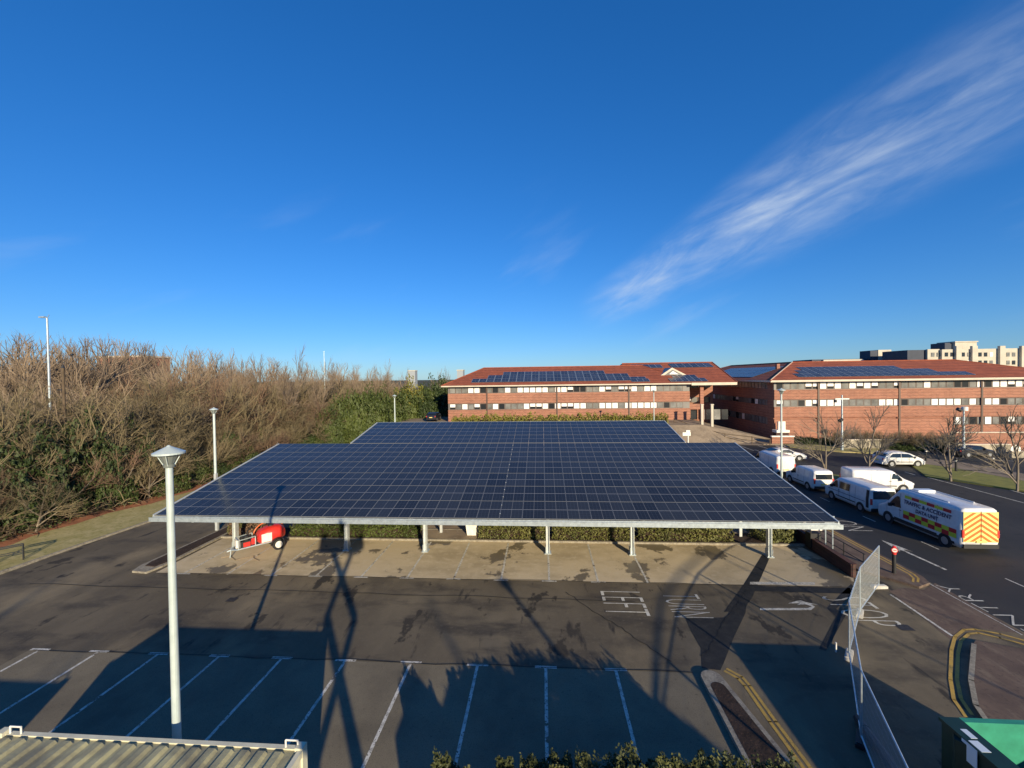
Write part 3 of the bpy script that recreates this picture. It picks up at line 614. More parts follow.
for s in (-1,1):
    mb = MB(); n_ = 46; pts = []
    for i in range(n_): 
        x = -L_/2+.16+i*(L_-.32)/(n_-1); pts.append((x, s*(W_/2-.03-(.04 if i%4 in (0,1) else 0))))
    for i in range(n_-1): mb.add([(*pts[i],.16),(*pts[i+1],.16),(*pts[i+1],2.42),(*pts[i],2.42)], [(0,1,2,3)])
    mb.build('side_wall', m_contw, r_)
for s in (-1,1):
    mb = MB(); mb.b2((s*(L_/2-.06),-W_/2+.16,.16),(s*(L_/2-.03),W_/2-.16,2.42)); mb.build('end_wall', m_contw, r_)
for x in (-L_/2+.35, L_/2-.28):
    mb = MB(); y = W_/2-.06
    mb.cyl((x-.13,y,2.53),(x-.13,y,2.68),.018,n=6); mb.cyl((x+.13,y,2.53),(x+.13,y,2.68),.018,n=6); mb.cyl((x-.13,y,2.68),(x+.13,y,2.68),.018,n=6); mb.build('lifting_loop', m_whitep, r_)
r2 = copies(r_, (-15.9, 3.9, 0), label='unseen second container added beside the first to cast the shadow at far left')  # unseen copy added to shade the ground at left

# ------------------------------------------------------------------ hoarding fence of mesh panels
def heras(a, b, label, lean=0.0):
    a, b = Vector((*a, 0)), Vector((*b, 0)); L = (b-a).length; rz = math.atan2(b.y-a.y, b.x-a.x)
    r_ = root('mesh_fence', a, label, 'mesh fence panel', rz, 'temporary mesh fence panels across the car park entrance')
    top = 2.02
    for x in (.03, L-.03):
        mb = MB(); mb.cyl((x,0,.06),(x,lean,top),.024,n=8); mb.build('upright', m_galv, r_)
    for z in (.2, top-.02):
        mb = MB(); mb.cyl((.03,lean*z/top,z),(L-.03,lean*z/top,z),.022,n=8); mb.build('rail', m_galv, r_)
    mb = MB(); mb.add([(.05,lean*.1,.2),(L-.05,lean*.1,.2),(L-.05,lean,top-.03),(.05,lean,top-.03)], [(0,1,2,3)]); mb.uv[0] = [(0,0),(1,0),(1,1),(0,1)]; mb.build('mesh', m_net, r_)
    return r_
F = [G(879,588), G(860,615), G(849,657), G(861,742)]; F = [(p.x,p.y) for p in F] + [(7.3, 8.9), (6.1, 5.6)]
names = ['farthest mesh fence panel, beside the red and black bollard', 'mesh fence panel second from the road, over the worn word on the asphalt', 'narrow looking middle mesh fence panel seen almost edge on', 'mesh fence panel in the shadow, nearest to the green skip', 'mesh fence panel below the edge of the photo']
for i in range(5): heras(F[i], F[i+1], names[i])
m_foot = mat('concrete_block', (.5,.48,.43), .9, var=.15, scale=8)
fl = ['white block foot at the road end of the mesh fence', 'concrete block foot under the fold of the mesh fence', 'pale block foot half way along the mesh fence', 'block foot of the mesh fence in the dark shadow', 'block foot of the mesh fence at the lower edge']
for i in range(5):
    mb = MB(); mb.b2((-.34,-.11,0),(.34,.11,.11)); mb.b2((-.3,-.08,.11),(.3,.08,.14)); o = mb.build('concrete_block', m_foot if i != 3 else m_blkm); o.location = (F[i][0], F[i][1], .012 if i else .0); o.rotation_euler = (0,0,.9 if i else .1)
    tag(o, fl[i], 'fence block', 'block feet of the mesh fence')
# rolled dark sheet lying against the last panel
p = G(858,722); mb = MB(); q0 = Vector((p.x-.02,p.y,.12)); 
for i in range(7):
    q1 = q0 + Vector((-.10+.05*random.random(), -.42, .02)); mb.cyl(q0, q1, .1+.05*random.random(), .12, 8); q0 = q1
tag(mb.build('rolled_tarpaulin', m_blkm), 'black rolled sheet lying along the foot of the nearest visible fence panel', 'tarpaulin')
mb = MB(); p = G(836,652); mb.cyl((p.x,p.y,0),(p.x,p.y,.35),.03,n=8); tag(mb.build('marker_peg', m_whitep), 'short white peg at the edge of the shadow left of the mesh fence', 'peg')

# ------------------------------------------------------------------ skip at lower right
r_ = root('skip', (11.15, 7.9, 0), 'long open topped green skip with ribbed sides and white stickers at the lower right corner', 'skip')
X0s, X1s, Y0s, Y1s, Hs = -1.6, 1.6, -2.9, 2.94, 1.75
mb = MB(); mb.b2((X0s,Y0s,.12),(X0s+.07,Y1s,Hs-.08)); mb.build('side_wall', m_skip_shade, r_)
mb = MB(); mb.b2((X1s-.07,Y0s,.12),(X1s,Y1s,Hs-.08)); mb.build('side_wall', m_skip, r_)
mb = MB(); mb.b2((X0s+.07,Y1s-.07,.12),(X1s-.07,Y1s,Hs-.08)); mb.build('end_wall', m_skip, r_)
mb = MB(); mb.b2((X0s+.07,Y0s,.12),(X1s-.07,Y0s+.07,Hs-.08)); mb.build('end_wall', m_skip, r_)
mb = MB(); mb.b2((X0s+.07,Y0s+.07,.12),(X1s-.07,Y1s-.07,.22)); mb.build('floor', m_skip_shade, r_)
mb = MB(); mb.b2((X0s-.04,Y0s-.04,Hs-.08),(X0s+.42,Y1s+.04,Hs)); mb.build('folded_lid', m_skip_shade, r_)
mb = MB(); mb.b2((X0s+.42,Y1s-.1,Hs-.08),(X1s+.04,Y1s+.04,Hs-.003)); mb.b2((X1s-.1,Y0s-.04,Hs-.08),(X1s+.04,Y1s-.1,Hs-.003)); mb.build('rim', m_skip, r_)
for k in range(5):
    y_ = Y1s-.5-k*1.25
    for sx, m in ((X0s, m_skip_shade), (X1s, m_skip)):
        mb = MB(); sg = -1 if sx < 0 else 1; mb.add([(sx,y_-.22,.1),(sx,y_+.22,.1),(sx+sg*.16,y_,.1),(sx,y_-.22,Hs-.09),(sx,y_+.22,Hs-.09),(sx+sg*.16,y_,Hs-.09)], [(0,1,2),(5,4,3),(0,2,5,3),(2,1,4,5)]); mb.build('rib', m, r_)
mb = MB(); mb.b2((X0s+.5,Y1s-.9,.23),(X1s-.5,Y1s-.3,.75)); mb.build('load', m_soil, r_)
mb = MB(); mb.b2((X0s+.12,2.36,Hs+.001),(X0s+.26,2.62,Hs+.006)); mb.build('sticker', m_label, r_)
mb = MB(); mb.b2((X0s-.047,2.05,Hs-.45),(X0s-.041,2.4,Hs-.02)); mb.b2((X0s+.0,2.0,Hs+.001),(X0s+.2,2.3,Hs+.006)); mb.build('sticker', m_label, r_)

# ------------------------------------------------------------------ boundary wall, bollards, bins, signs
mb = MB(); wa, wb = Vector((15.55,29.5,0)), Vector((15.2,21.9,0)); d = (wb-wa); rz = math.atan2(d.y,d.x)
r_ = root('boundary_wall', wa, 'low dark brick wall with coping along the pavement right of the canopy', 'wall', rz); L_ = d.length
mb.b2((0,-.11,0),(L_,.11,.62)); mb.build('brickwork', m_lowb, r_)
mb = MB(); mb.b2((-.02,-.14,.62),(L_+.02,.14,.68)); mb.build('coping', m_lowb, r_)
r_ = root('handrail', (15.95,27.9,.11), 'thin dark metal handrail on the pavement behind the low wall', 'railing')
for k in range(5):
    mb = MB(); mb.cyl((0,-k*1.4,0),(0,-k*1.4,.95),.025,n=8); mb.build('post', m_blkm, r_)
for z in (.5,.93):
    mb = MB(); mb.cyl((0,.1,z),(0,-5.7,z),.022,n=8); mb.build('rail', m_blkm, r_)
p = G(894,573,.11)
r_ = root('bollard', (p.x,p.y,.11), 'black bollard with red head and round no entry sign by the kerb', 'bollard')
mb = MB(); mb.cyl((0,0,0),(0,0,.95),.085,.08,14); mb.build('post', m_black, r_)
mb = MB(); mb.cyl((0,0,.95),(0,0,1.3),.095,.09,14); mb.cyl((0,0,1.3),(0,0,1.36),.095,.05,14); mb.build('head', m_redp, r_)
sg = MB(); sg.cyl((0,-.1,1.18),(0,-.12,1.18),.13,.13,20); s1 = sg.build('sign', m_redp, r_); s1.rotation_euler = (0,0,-.45)
sg = MB(); sg.cyl((0,-.119,1.18),(0,-.124,1.18),.1,.1,20); o = sg.build('disc', m_whitep, s1); sg = MB(); sg.box((0,-.126,1.18),(.13,.004,.035)); sg.build('bar', m_redp, s1)
def bollard(px, py, label, h=1.0):
    p = G(px,py,.1); r_ = root('bollard', (p.x,p.y,.1), label, 'bollard', 0, 'small black bollards round the tree verge')
    mb = MB(); mb.cyl((0,0,0),(0,0,h),.1,.09,12); mb.build('post', m_black, r_); mb = MB(); mb.cyl((0,0,h),(0,0,h+.12),.12,.07,12); mb.build('cap', m_black, r_)
    mb = MB(); mb.cyl((0,0,h-.25),(0,0,h-.15),.101,n=12); mb.build('band', m_whitep, r_)
bollard(926,461,'black bollard just right of the white hatchback', 1.3); bollard(956,471,'black bollard on the verge right of the middle street tree',1.2); bollard(993,465,'thin bollard on the far side of the verge near the small white lines',.9)
p = G(818,551,.11); r_ = root('litter_bin', (p.x+.1,p.y+.6,.11), 'dark litter bin with white hooded top behind the low wall', 'litter bin')
mb = MB(); mb.b2((-.28,-.25,0),(.28,.25,.85)); mb.build('body', m_black, r_); mb = MB(); mb.b2((-.32,-.3,1.05),(.32,.3,1.16)); mb.b2((-.22,-.2,1.16),(.22,.2,1.22)); mb.build('hood', m_whitep, r_); mb = MB()
for sx in (-.27,.27):
    for s_y in (-.24,.24): mb.b2((sx-.02,s_y-.02,.85),(sx+.02,s_y+.02,1.05))
mb.build('corner_posts', m_black, r_)
p = G(806,541,.11); r_ = root('litter_bin', (p.x+.5,p.y+1.2,.11), 'smaller dark bin with pale lid just beyond the hooded bin', 'litter bin')
mb = MB(); mb.cyl((0,0,0),(0,0,.8),.25,.27,14); mb.build('body', m_black, r_); mb = MB(); mb.cyl((0,0,.8),(0,0,.9),.28,.2,14); mb.build('lid', m_whitep, r_)
p = G(829,554,.11); r_ = root('road_sign', (p.x,p.y,.11), 'twin post road sign seen from the side beside the right canopy corner', 'road sign', .2)
for x in (-.22,.22):
    mb = MB(); mb.cyl((x,0,0),(x,0,2.1),.035,n=8); mb.build('post', m_galv, r_)
mb = MB(); mb.b2((-.3,-.03,1.55),(.3,-.045,2.1)); mb.build('panel', m_galv, r_)
p = AY(472,535,26.7); r_ = root('planter', (p.x,26.8,.09), 'pale square planter between the hedges under the canopy', 'planter')
mb = MB(); mb.add([(-.28,-.28,0),(.28,-.28,0),(.28,.28,0),(-.28,.28,0),(-.36,-.36,.75),(.36,-.36,.75),(.36,.36,.75),(-.36,.36,.75)], [(3,2,1,0),(0,1,5,4),(1,2,6,5),(2,3,7,6),(3,0,4,7)]); mb.build('box', m_whitep, r_)
mb = MB(); mb.b2((-.33,-.33,.66),(.33,.33,.7)); mb.build('soil', m_soil, r_)

p = G(3,566,.08); r_ = root('hoop_barrier', (p.x-.3,p.y+.4,.05), 'black metal hoop rail on the grass verge at the far left edge', 'barrier', .9)
for yy in (0,.35):
    mb = MB(); mb.cyl((-.6,yy,0),(-.6,yy,.85),.035,n=8); mb.cyl((.6,yy,0),(.6,yy,.85),.035,n=8); mb.cyl((-.6,yy,.85),(.6,yy,.85),.035,n=8); mb.cyl((-.6,yy,.45),(.6,yy,.45),.025,n=8); mb.build('hoop', m_blkm, r_)

# ------------------------------------------------------------------ red wheeled machine
p = G(266,552)
r_ = root('site_bowser', (p.x-.3, p.y+.4, 0), 'red two wheeled bowser trailer with white panel and pump frame under the canopy', 'bowser trailer', R(48))
def loft(sections, n=16):
    mb = MB()
    for (x, cz, ry, rz_) in sections:
        for i in range(n):
            t = 2*math.pi*i/n; c, s = math.cos(t), math.sin(t)
            mb.v.append((x, ry*math.copysign(abs(c)**.7, c), cz+rz_*math.copysign(abs(s)**.7, s)))
    for k in range(len(sections)-1):
        for i in range(n): mb.f.append((k*n+i, k*n+(i+1)%n, (k+1)*n+(i+1)%n, (k+1)*n+i)); mb.m.append(0)
    mb.f.append(tuple(range(n))[::-1]); mb.m.append(0); mb.f.append(tuple(range((len(sections)-1)*n, len(sections)*n))); mb.m.append(0)
    return mb
loft([(-.45,.8,.35,.2),(-.3,.85,.5,.38),(.2,.92,.55,.46),(.7,.95,.53,.44),(.95,.9,.42,.33),(1.05,.85,.25,.2)]).build('tank', m_redp, r_, smooth=True)
mb = MB(); mb.b2((-.32,-.566,.62),(.22,-.555,1.1)); mb.build('white_panel', m_whitep, r_)
for s in (-1,1):
    mb = MB(); mb.cyl((.55,s*.52,.33),(.55,s*.7,.33),.33,n=20); wh = mb.build('wheel', m_tyre, r_); mb = MB(); mb.cyl((.55,s*.7,.33),(.55,s*.715,.33),.2,n=16); mb.build('rim', m_whitep, wh)
    mb = MB()
    for i in range(8):
        a0_, a1_ = math.pi*i/8, math.pi*(i+1)/8
        mb.add([(.55+.4*math.cos(a),y,.33+.4*math.sin(a)) for a in (a0_,a1_) for y in (s*.5,s*.74)], [(0,1,3,2)])
    mb.build('mudguard', m_blkm, r_)
mb = MB()
for s in (-.38,.38): mb.cyl((-1.5,s,.5),(.9,s,.5),.045,n=8); mb.cyl((-1.5,s,.5),(-1.75,0,.45),.04,n=8); mb.cyl((-1.45,s,.5),(-1.45,s,1.0),.03,n=6); mb.cyl((-.6,s,.5),(-.6,s,1.05),.03,n=6); mb.cyl((-1.45,s,1.0),(-.6,s,1.05),.03,n=6)
mb.cyl((-1.75,0,.45),(-1.95,0,.42),.045,n=8); mb.cyl((-1.75,0,.45),(-1.8,.0,.02),.03,n=8); mb.cyl((-1.45,-.38,1),(-1.45,.38,1),.03,n=6); mb.build('chassis', m_galv, r_)
mb = MB(); mb.b2((-1.35,-.3,.52),(-.75,.3,.86)); mb.cyl((-1.0,-.1,.86),(-1.0,-.1,1.12),.14,n=12); mb.cyl((-1.2,.15,.86),(-1.2,.15,1.0),.1,n=10); mb.build('pump', m_blkm, r_)
mb = MB(); mb.b2((-1.55,-.25,.55),(-1.35,.2,1.0)); mb.build('control_box', m_whitep, r_)
mb = MB(); mb.cyl((-.9,.12,.9),(-.9,.12,1.3),.05,n=8); mb.cyl((-.9,.12,1.3),(-.7,.2,1.4),.04,n=8); mb.build('exhaust', m_blkm, r_)
mb = MB(); mb.b2((-1.2,-.36,.56),(-.85,-.3,.8)); mb.b2((-.8,-.36,.6),(-.62,-.3,.95)); mb.build('filter_box', m_redp, r_)
mb = MB(); mb.cyl((-.55,-.2,1.05),(-1.3,-.1,1.08),.03,n=6); mb.cyl((-1.3,-.1,1.08),(-1.6,.0,.5),.03,n=6); mb.build('pump_hose', m_blkm, r_)
mb = MB(); mb.cyl((.3,0,1.36),(.3,0,1.45),.16,n=14); mb.build('filler_cap', m_blkm, r_)
mb = MB(); prev = None
for i in range(26):
    t = R(-20+i*9); q = Vector((.35+.85*math.cos(t), .62, .75+.72*math.sin(t)))
    if prev: mb.cyl(prev, q, .035, n=6, caps=False)
    prev = q
mb.build('hose', m_hose, r_)
mb = MB(); prev = None; base = G(252,556)
for i in range(34):
    t = i*.3; q = Vector((base.x-1.6+t*.24+.1*math.sin(t*2.1), base.y-.35+.28*math.sin(t*1.1), .03))
    if prev: mb.cyl(prev, q, .022, n=5, caps=False)
    prev = q
tag(mb.build('hose_coil', m_tan), 'pale loose hose lying on the ground before the red bowser', 'hose')

# ------------------------------------------------------------------ vehicles
def interp(P_, x):
    if x <= P_[0][0]: return P_[0][1]
    for (a, za), (b, zb) in zip(P_, P_[1:]):
        if x <= b: return za+(zb-za)*(x-a)/max(1e-6, b-a)
    return P_[-1][1]
def vehicle(name, loc, head, label, cat, L, W, prof, belt, wheels, paint, side_win, shield, rear_win, rw=.32, z0=.26, tum=.12, lamps=True, dark_bump=True, group=None, roofwin=None):
    r_ = root(name, (loc[0], loc[1], loc[2] if len(loc) > 2 else 0.0), label, cat, R(head), group)
    H = max(z for x, z in prof); rt = .14; rc = .28
    def half(x, z):
        wv = W/2; e = L/2-abs(x)
        if e < rc: wv -= rc*.7*(1-math.sqrt(max(0, 1-(1-e/rc)**2)))
        if z > belt: wv *= 1-tum*(z-belt)/(H-belt)
        if z < .5: wv -= (.5-z)*.18
        d = interp(prof, x)-z
        if d < rt: wv -= rt*1.1*(1-math.sqrt(max(0, 1-((rt-d)/rt)**2)))
        return max(wv, .02)
    xs = sorted(set([-L/2+i*L/44 for i in range(45)] + [-L/2+.02, -L/2+.06, -L/2+.12, L/2-.02, L/2-.06, L/2-.12] + [x for x, z in prof]))
    nz_ = 16; mb = MB(); ring = 2*nz_
    for x in xs:
        zt = interp(prof, x); zb = z0 + (.06 if abs(x) > L/2-.1 else 0)
        zz = [zb + (zt-zb)*(k/(nz_-1))**.8 for k in range(nz_)]
        mb.v += [(x, -half(x, z), z) for z in zz] + [(x, half(x, z), z) for z in reversed(zz)]
    for i in range(len(xs)-1):
        for k in range(ring): mb.f.append((i*ring+k, (i+1)*ring+k, (i+1)*ring+(k+1)%ring, i*ring+(k+1)%ring)); mb.m.append(0)
    mb.f.append(tuple(range(ring))); mb.m.append(0); mb.f.append(tuple(range((len(xs)-1)*ring, len(xs)*ring))[::-1]); mb.m.append(0)
    mb.build('body', paint, r_, smooth=True)
    for s in (-1, 1):
        for poly in side_win:
            mb = MB(); n_ = 8; pts = []
            x0, x1 = min(p[0] for p in poly), max(p[0] for p in poly)
            # polygon subdivided vertically so it hugs the side
            lo = [p for p in poly]; cols_ = []
            def edges(x):
                ys = []
                for (a, b) in zip(poly, poly[1:]+poly[:1]):
                    if (a[0]-x)*(b[0]-x) <= 0 and a[0] != b[0]: ys.append(a[1]+(b[1]-a[1])*(x-a[0])/(b[0]-a[0]))
                return min(ys), max(ys)
            m_ = 7
            for i in range(m_):
                x = x0+1e-4+(x1-x0-2e-4)*i/(m_-1); a, b = edges(x)
                for k in range(4): z = a+(b-a)*k/3; mb.v.append((x, s*(half(x, z)+.012), z))
            for i in range(m_-1):
                for k in range(3):
                    f = (i*4+k, (i+1)*4+k, (i+1)*4+k+1, i*4+k+1); mb.f.append(f if s < 0 else f[::-1]); mb.m.append(0)
            mb.build('side_window', m_glass, r_)
    def topglass(xa, xb, nm):
        mb = MB(); m_ = 6
        for i in range(m_):
            x = xa+(xb-xa)*i/(m_-1); z = interp(prof, x); hw = half(x, z-.1)-.06
            for k in range(5): mb.v.append((x, -hw+2*hw*k/4, z+.012))
        for i in range(m_-1):
            for k in range(4):
                f = (i*5+k, (i+1)*5+k, (i+1)*5+k+1, i*5+k+1); mb.f.append(f); mb.m.append(0)
        mb.build(nm, m_glass, r_)
    topglass(*shield, 'windscreen')
    if rear_win and rear_win[0] == 'v':
        _, za, zb = rear_win; hw = W/2*.76; mb = MB(); mb.b2((-L/2-.008,-hw,za),(-L/2-.002,hw,zb)); mb.build('rear_window', m_glass, r_)
    elif rear_win: topglass(rear_win[1], rear_win[2], 'rear_window')
    for x in wheels:
        for s in (-1, 1):
            yo = half(x, .5)
            mb = MB(); mb.cyl((x, s*(yo-.05), rw+.0), (x, s*(yo+.006), rw), rw+.07, n=22); mb.build('wheel_arch', m_black, r_)
            mb = MB(); mb.cyl((x, s*(yo-.2), rw), (x, s*(yo+.015), rw), rw, n=22); wh = mb.build('wheel', m_tyre, r_)
            mb = MB(); mb.cyl((x, s*(yo+.0), rw), (x, s*(yo+.022), rw), rw*.62, n=16)
            rm = mb.build('rim', m_rim, wh)
    for s in (-1, 1):
        y = s*(W/2-.2)
        mb = MB(); zf = min(interp(prof, L/2-.1)-.14, .85); mb.box((L/2-.07, s*(W/2-.27), zf), (.16, .34, .17)); mb.build('headlight', m_lens, r_)
        mb = MB(); zr = belt*.86; mb.box((-L/2+.02, s*(W/2-.13), zr), (.07, .12, .42 if H > 1.7 else .18)); mb.build('tail_light', m_redp, r_)
        mb = MB(); xm = shield[0 if abs(shield[0]) > abs(shield[1]) else 1]; xm = max(shield)-.12; mb.box((xm-.25, s*(W/2+.08), belt+.06), (.12, .2, .2)); mb.build('mirror', m_black if H > 1.7 else paint, r_)
    for s in (-1, 1):
        for xs_ in ((max(shield)-1.05, wheels[1]+rw+.18, max(shield)-.02) if H > 1.7 else (max(shield)-.95, wheels[1]+rw+.1, -.3+.0*H)):
            mb = MB(); zt_s = min(interp(prof, xs_)-.25, H-.2)
            for k in range(5):
                z = .42+(zt_s-.42)*k/4
                for dx in (-.011, .011): mb.v.append((xs_+dx, s*(half(xs_, z)+.006), z))
            for k in range(4): mb.f.append((k*2,k*2+1,k*2+3,k*2+2)[::(1 if s < 0 else -1)]); mb.m.append(0)
            mb.build('door_seam', m_black, r_)
        mb = MB(); xh = max(shield)-1.0+.18; mb.box((xh-.25, s*(half(xh-.25, belt-.12)+.012), belt-.12), (.16,.02,.035)); mb.build('door_handle', m_black, r_)
        mb = MB(); 
        for k in range(9):
            x = wheels[1]+rw+.15+(wheels[0]-wheels[1]-2*rw-.3)*k/8
            for z in (.5,.58): mb.v.append((x, s*(half(x, z)+.01), z))
        for k in range(8): mb.f.append((k*2,k*2+2,k*2+3,k*2+1)[::(1 if s < 0 else -1)]); mb.m.append(0)
        mb.build('side_moulding', m_black, r_)
    mb = MB(); mb.b2((-L/2-.05,-W/2+.12,.28),(-L/2+.1,W/2-.12,.5)); mb.build('rear_bumper', m_black if dark_bump else paint, r_)
    mb = MB(); mb.b2((L/2-.12,-W/2+.15,.24),(L/2+.04,W/2-.15,.46)); mb.build('front_bumper', m_black if dark_bump else paint, r_)
    mb = MB(); mb.b2((-L/2-.06,-.26,.6),(-L/2-.012,.26,.71)); mb.build('number_plate', m_chev_y, r_)
    return r_, half
def vanprof(L, H, bonnet=1.05, xw=.95, xb=.45, tail=.1):
    return [(-L/2, H-.12), (-L/2+tail, H-.02), (-L/2+.5, H), (L/2-xw-1.0, H), (L/2-xw-.75, H-.06), (L/2-xb-.25, bonnet+.08), (L/2-.12, bonnet-.16), (L/2, bonnet-.38)]
# the large marked van
Lv, Wv, Hv = 5.98, 2.05, 2.5
pr = [(-Lv/2,Hv-.15),(-Lv/2+.08,Hv-.02),(-Lv/2+.5,Hv),(Lv/2-2.0,Hv),(Lv/2-1.75,Hv-.07),(Lv/2-.82,1.38),(Lv/2-.15,1.05),(Lv/2,.75)]
van, hv = vehicle('marked_van', (24.1, 28.1), 90, 'long white van with yellow and red blocks, orange rear chevrons and dark lettering', 'van', Lv, Wv, pr, 1.25, (1.98,-2.05), m_wpaint,
    [[(.95,1.28),(1.95,1.25),(1.35,1.98),(1.0,2.0)]], (Lv/2-1.72,Lv/2-.9), None, rw=.35, tum=.08)
def side_patch(name, x0, x1, z0, z1, m, parent, s=1, gap=.014, half=hv):
    mb = MB(); K = 4
    for i in range(K):
        for k in range(3):
            x = x0+(x1-x0)*i/(K-1); z = z0+(z1-z0)*k/2; mb.v.append((x, s*(half(x,z)+gap), z))
    for i in range(K-1):
        for k in range(2): mb.f.append((i*3+k,(i+1)*3+k,(i+1)*3+k+1,i*3+k+1)[::(-1 if s > 0 else 1)]); mb.m.append(0)
    return mb.build(name, m, parent)
for s in (1,-1):
    for i in range(8):
        x1_ = .78-i*.44; 
        if x1_-.44 < -2.85: break
        side_patch('livery_block', x1_-.44, x1_, .98, 1.22, m_yel if i%2 == 0 else m_red, van, s); side_patch('livery_block', x1_-.44, x1_, .72, .975, m_red if i%2 == 0 else m_yel, van, s)
    for i in range(6): side_patch('livery_block', .72-i*.52-.5, .72-i*.52, 2.02, 2.2, m_yel if i%2 == 0 else m_red, van, s)
    hy = s*(hv(0,1.7)+.03)
    q1 = put_text('TRAFFIC & ACCIDENT', 'lettering', (.75*s if s > 0 else -2.5, hy+s*.012, 1.68), (-3.2*s if s > 0 else 3.2, 0, 0), (0,-s*.028,.24), m_navy, van, .03)
    q2 = put_text('DATA UNIT', 'lettering', (-.15 if s > 0 else -1.65, hy+s*.03, 1.34), (-1.5*s, 0, 0), (0,-s*.02,.22), m_navy, van, .03)
# rear doors: chevrons as panels on the flat tail
mb = MB(); mb.b2((-Lv/2-.012,-.9,.62),(-Lv/2-.004,.9,2.3)); mb.build('rear_door_film', m_chev_y, van)
for i in range(7):
    for s in (-1,1):
        zc = .5+i*.3; mb = MB(); ys = [0, .86]; pts = []
        a = [(0,zc+.12+.0),(0,zc+.27),(s*.88,zc+.27-.62),(s*.88,zc+.12-.62)]
        # clip against the film
        def clip(poly, zl, up):
            out = []
            for p1, p2 in zip(poly, poly[1:]+poly[:1]):
                i1 = (p1[1] >= zl) if up else (p1[1] <= zl); i2 = (p2[1] >= zl) if up else (p2[1] <= zl)
                if i1: out.append(p1)
                if i1 != i2: t = (zl-p1[1])/(p2[1]-p1[1]); out.append((p1[0]+(p2[0]-p1[0])*t, zl))
            return out
        a = clip(clip(a, .65, True), 2.27, False)
        if len(a) > 2:
            mb.add([(-Lv/2-.018, y, z) for y, z in a], [tuple(range(len(a)))]); mb.build('chevron', m_chev_o, van)
mb = MB(); mb.b2((-Lv/2-.03,-.012,.5),(-Lv/2-.019,.012,2.35)); mb.build('door_seam', m_black, van)
mb = MB(); mb.b2((-1.9,-.7,Hv+.0),(1.0,-.66,Hv+.05)); mb.b2((-1.9,.66,Hv+.0),(1.0,.7,Hv+.05)); mb.build('roof_rail', m_wpaint, van)
mb = MB(); mb.b2((.3,-.5,Hv),(.75,.5,Hv+.12)); mb.build('roof_beacon', m_lens, van)
mb = MB(); mb.b2((-2.6,-Wv/2-.0,.36),(2.2,-Wv/2+.1,.5)); mb.build('sill', m_black, van); mb = MB(); mb.b2((-2.6,Wv/2-.1,.36),(2.2,Wv/2-.0,.5)); mb.build('sill', m_black, van)
# crew van in front of it
L2, H2 = 4.9, 1.95
p2 = vanprof(L2, H2, 1.12, .75)
v2, h2 = vehicle('crew_van', (23.85,33.9), 90, 'white crew van with dark side windows parked right ahead of the marked van', 'van', L2, 1.9, p2, 1.12, (1.5,-1.55), m_wpaint,
    [[(.75,1.15),(1.55,1.15),(1.1,1.66),(.78,1.68)], [(-.45,1.18),(.6,1.16),(.6,1.68),(-.45,1.68)]], (L2/2-1.45,L2/2-.72), ('v',1.15,1.7), tum=.1)
mb = MB(); mb.b2((-2.45,.3,.55),(-2.44,.9,1.8)); side_patch('rear_corner', -2.32, -2.1, .5, 1.75, m_black, v2, 1, half=h2)
for s in (1,-1): side_patch('side_stripe', -2.0, 1.9, .86, .9, m_navy, v2, s, half=h2)
for s in (1,-1): side_patch('door_seam', .64, .66, .45, 1.75, m_black, v2, s, half=h2); side_patch('door_seam', -.5, -.48, .45, 1.75, m_black, v2, s, half=h2)
# long wheelbase white van crossing behind
L3, H3 = 4.6, 1.8
v3, h3 = vehicle('panel_van', (28.6,38.6), -6, 'plain white panel van facing right behind the crew van', 'van', L3, 1.95, vanprof(L3,H3,1.05,.7), 1.05, (1.45,-1.4), m_wpaint,
    [[(.6,1.12),(1.4,1.12),(1.0,1.56),(.63,1.58)]], (L3/2-1.45,L3/2-.72), None, tum=.1)
# small van
L4, H4 = 4.2, 1.82
v4, h4 = vehicle('small_van', (23.65,39.6), 90, 'small white van with tinted rear window next right of the lamp post', 'van', L4, 1.75, [(-L4/2,H4-.25),(-L4/2+.1,H4-.04),(-L4/2+.4,H4),(L4/2-1.9,H4-.02),(L4/2-1.65,H4-.1),(L4/2-.95,1.18),(L4/2-.15,.95),(L4/2,.7)], 1.08, (1.3,-1.3), m_wpaint,
    [[(.35,1.1),(1.1,1.1),(.75,1.55),(.38,1.6)]], (L4/2-1.6,L4/2-1.0), ('v',1.08,1.5), tum=.12)
# high van beyond the canopy corner
L5, H5 = 4.9, 1.98
v5, h5 = vehicle('high_roof_van', (23.7,45.6), 90, 'white van with blank rear doors behind the lamp post at the canopy edge', 'van', L5, 1.9, vanprof(L5,H5,1.12,.75), 1.15, (1.55,-1.55), m_wpaint,
    [[(.75,1.2),(1.6,1.18),(1.15,1.7),(.78,1.72)]], (L5/2-1.6,L5/2-.8), None, rw=.35, tum=.08)
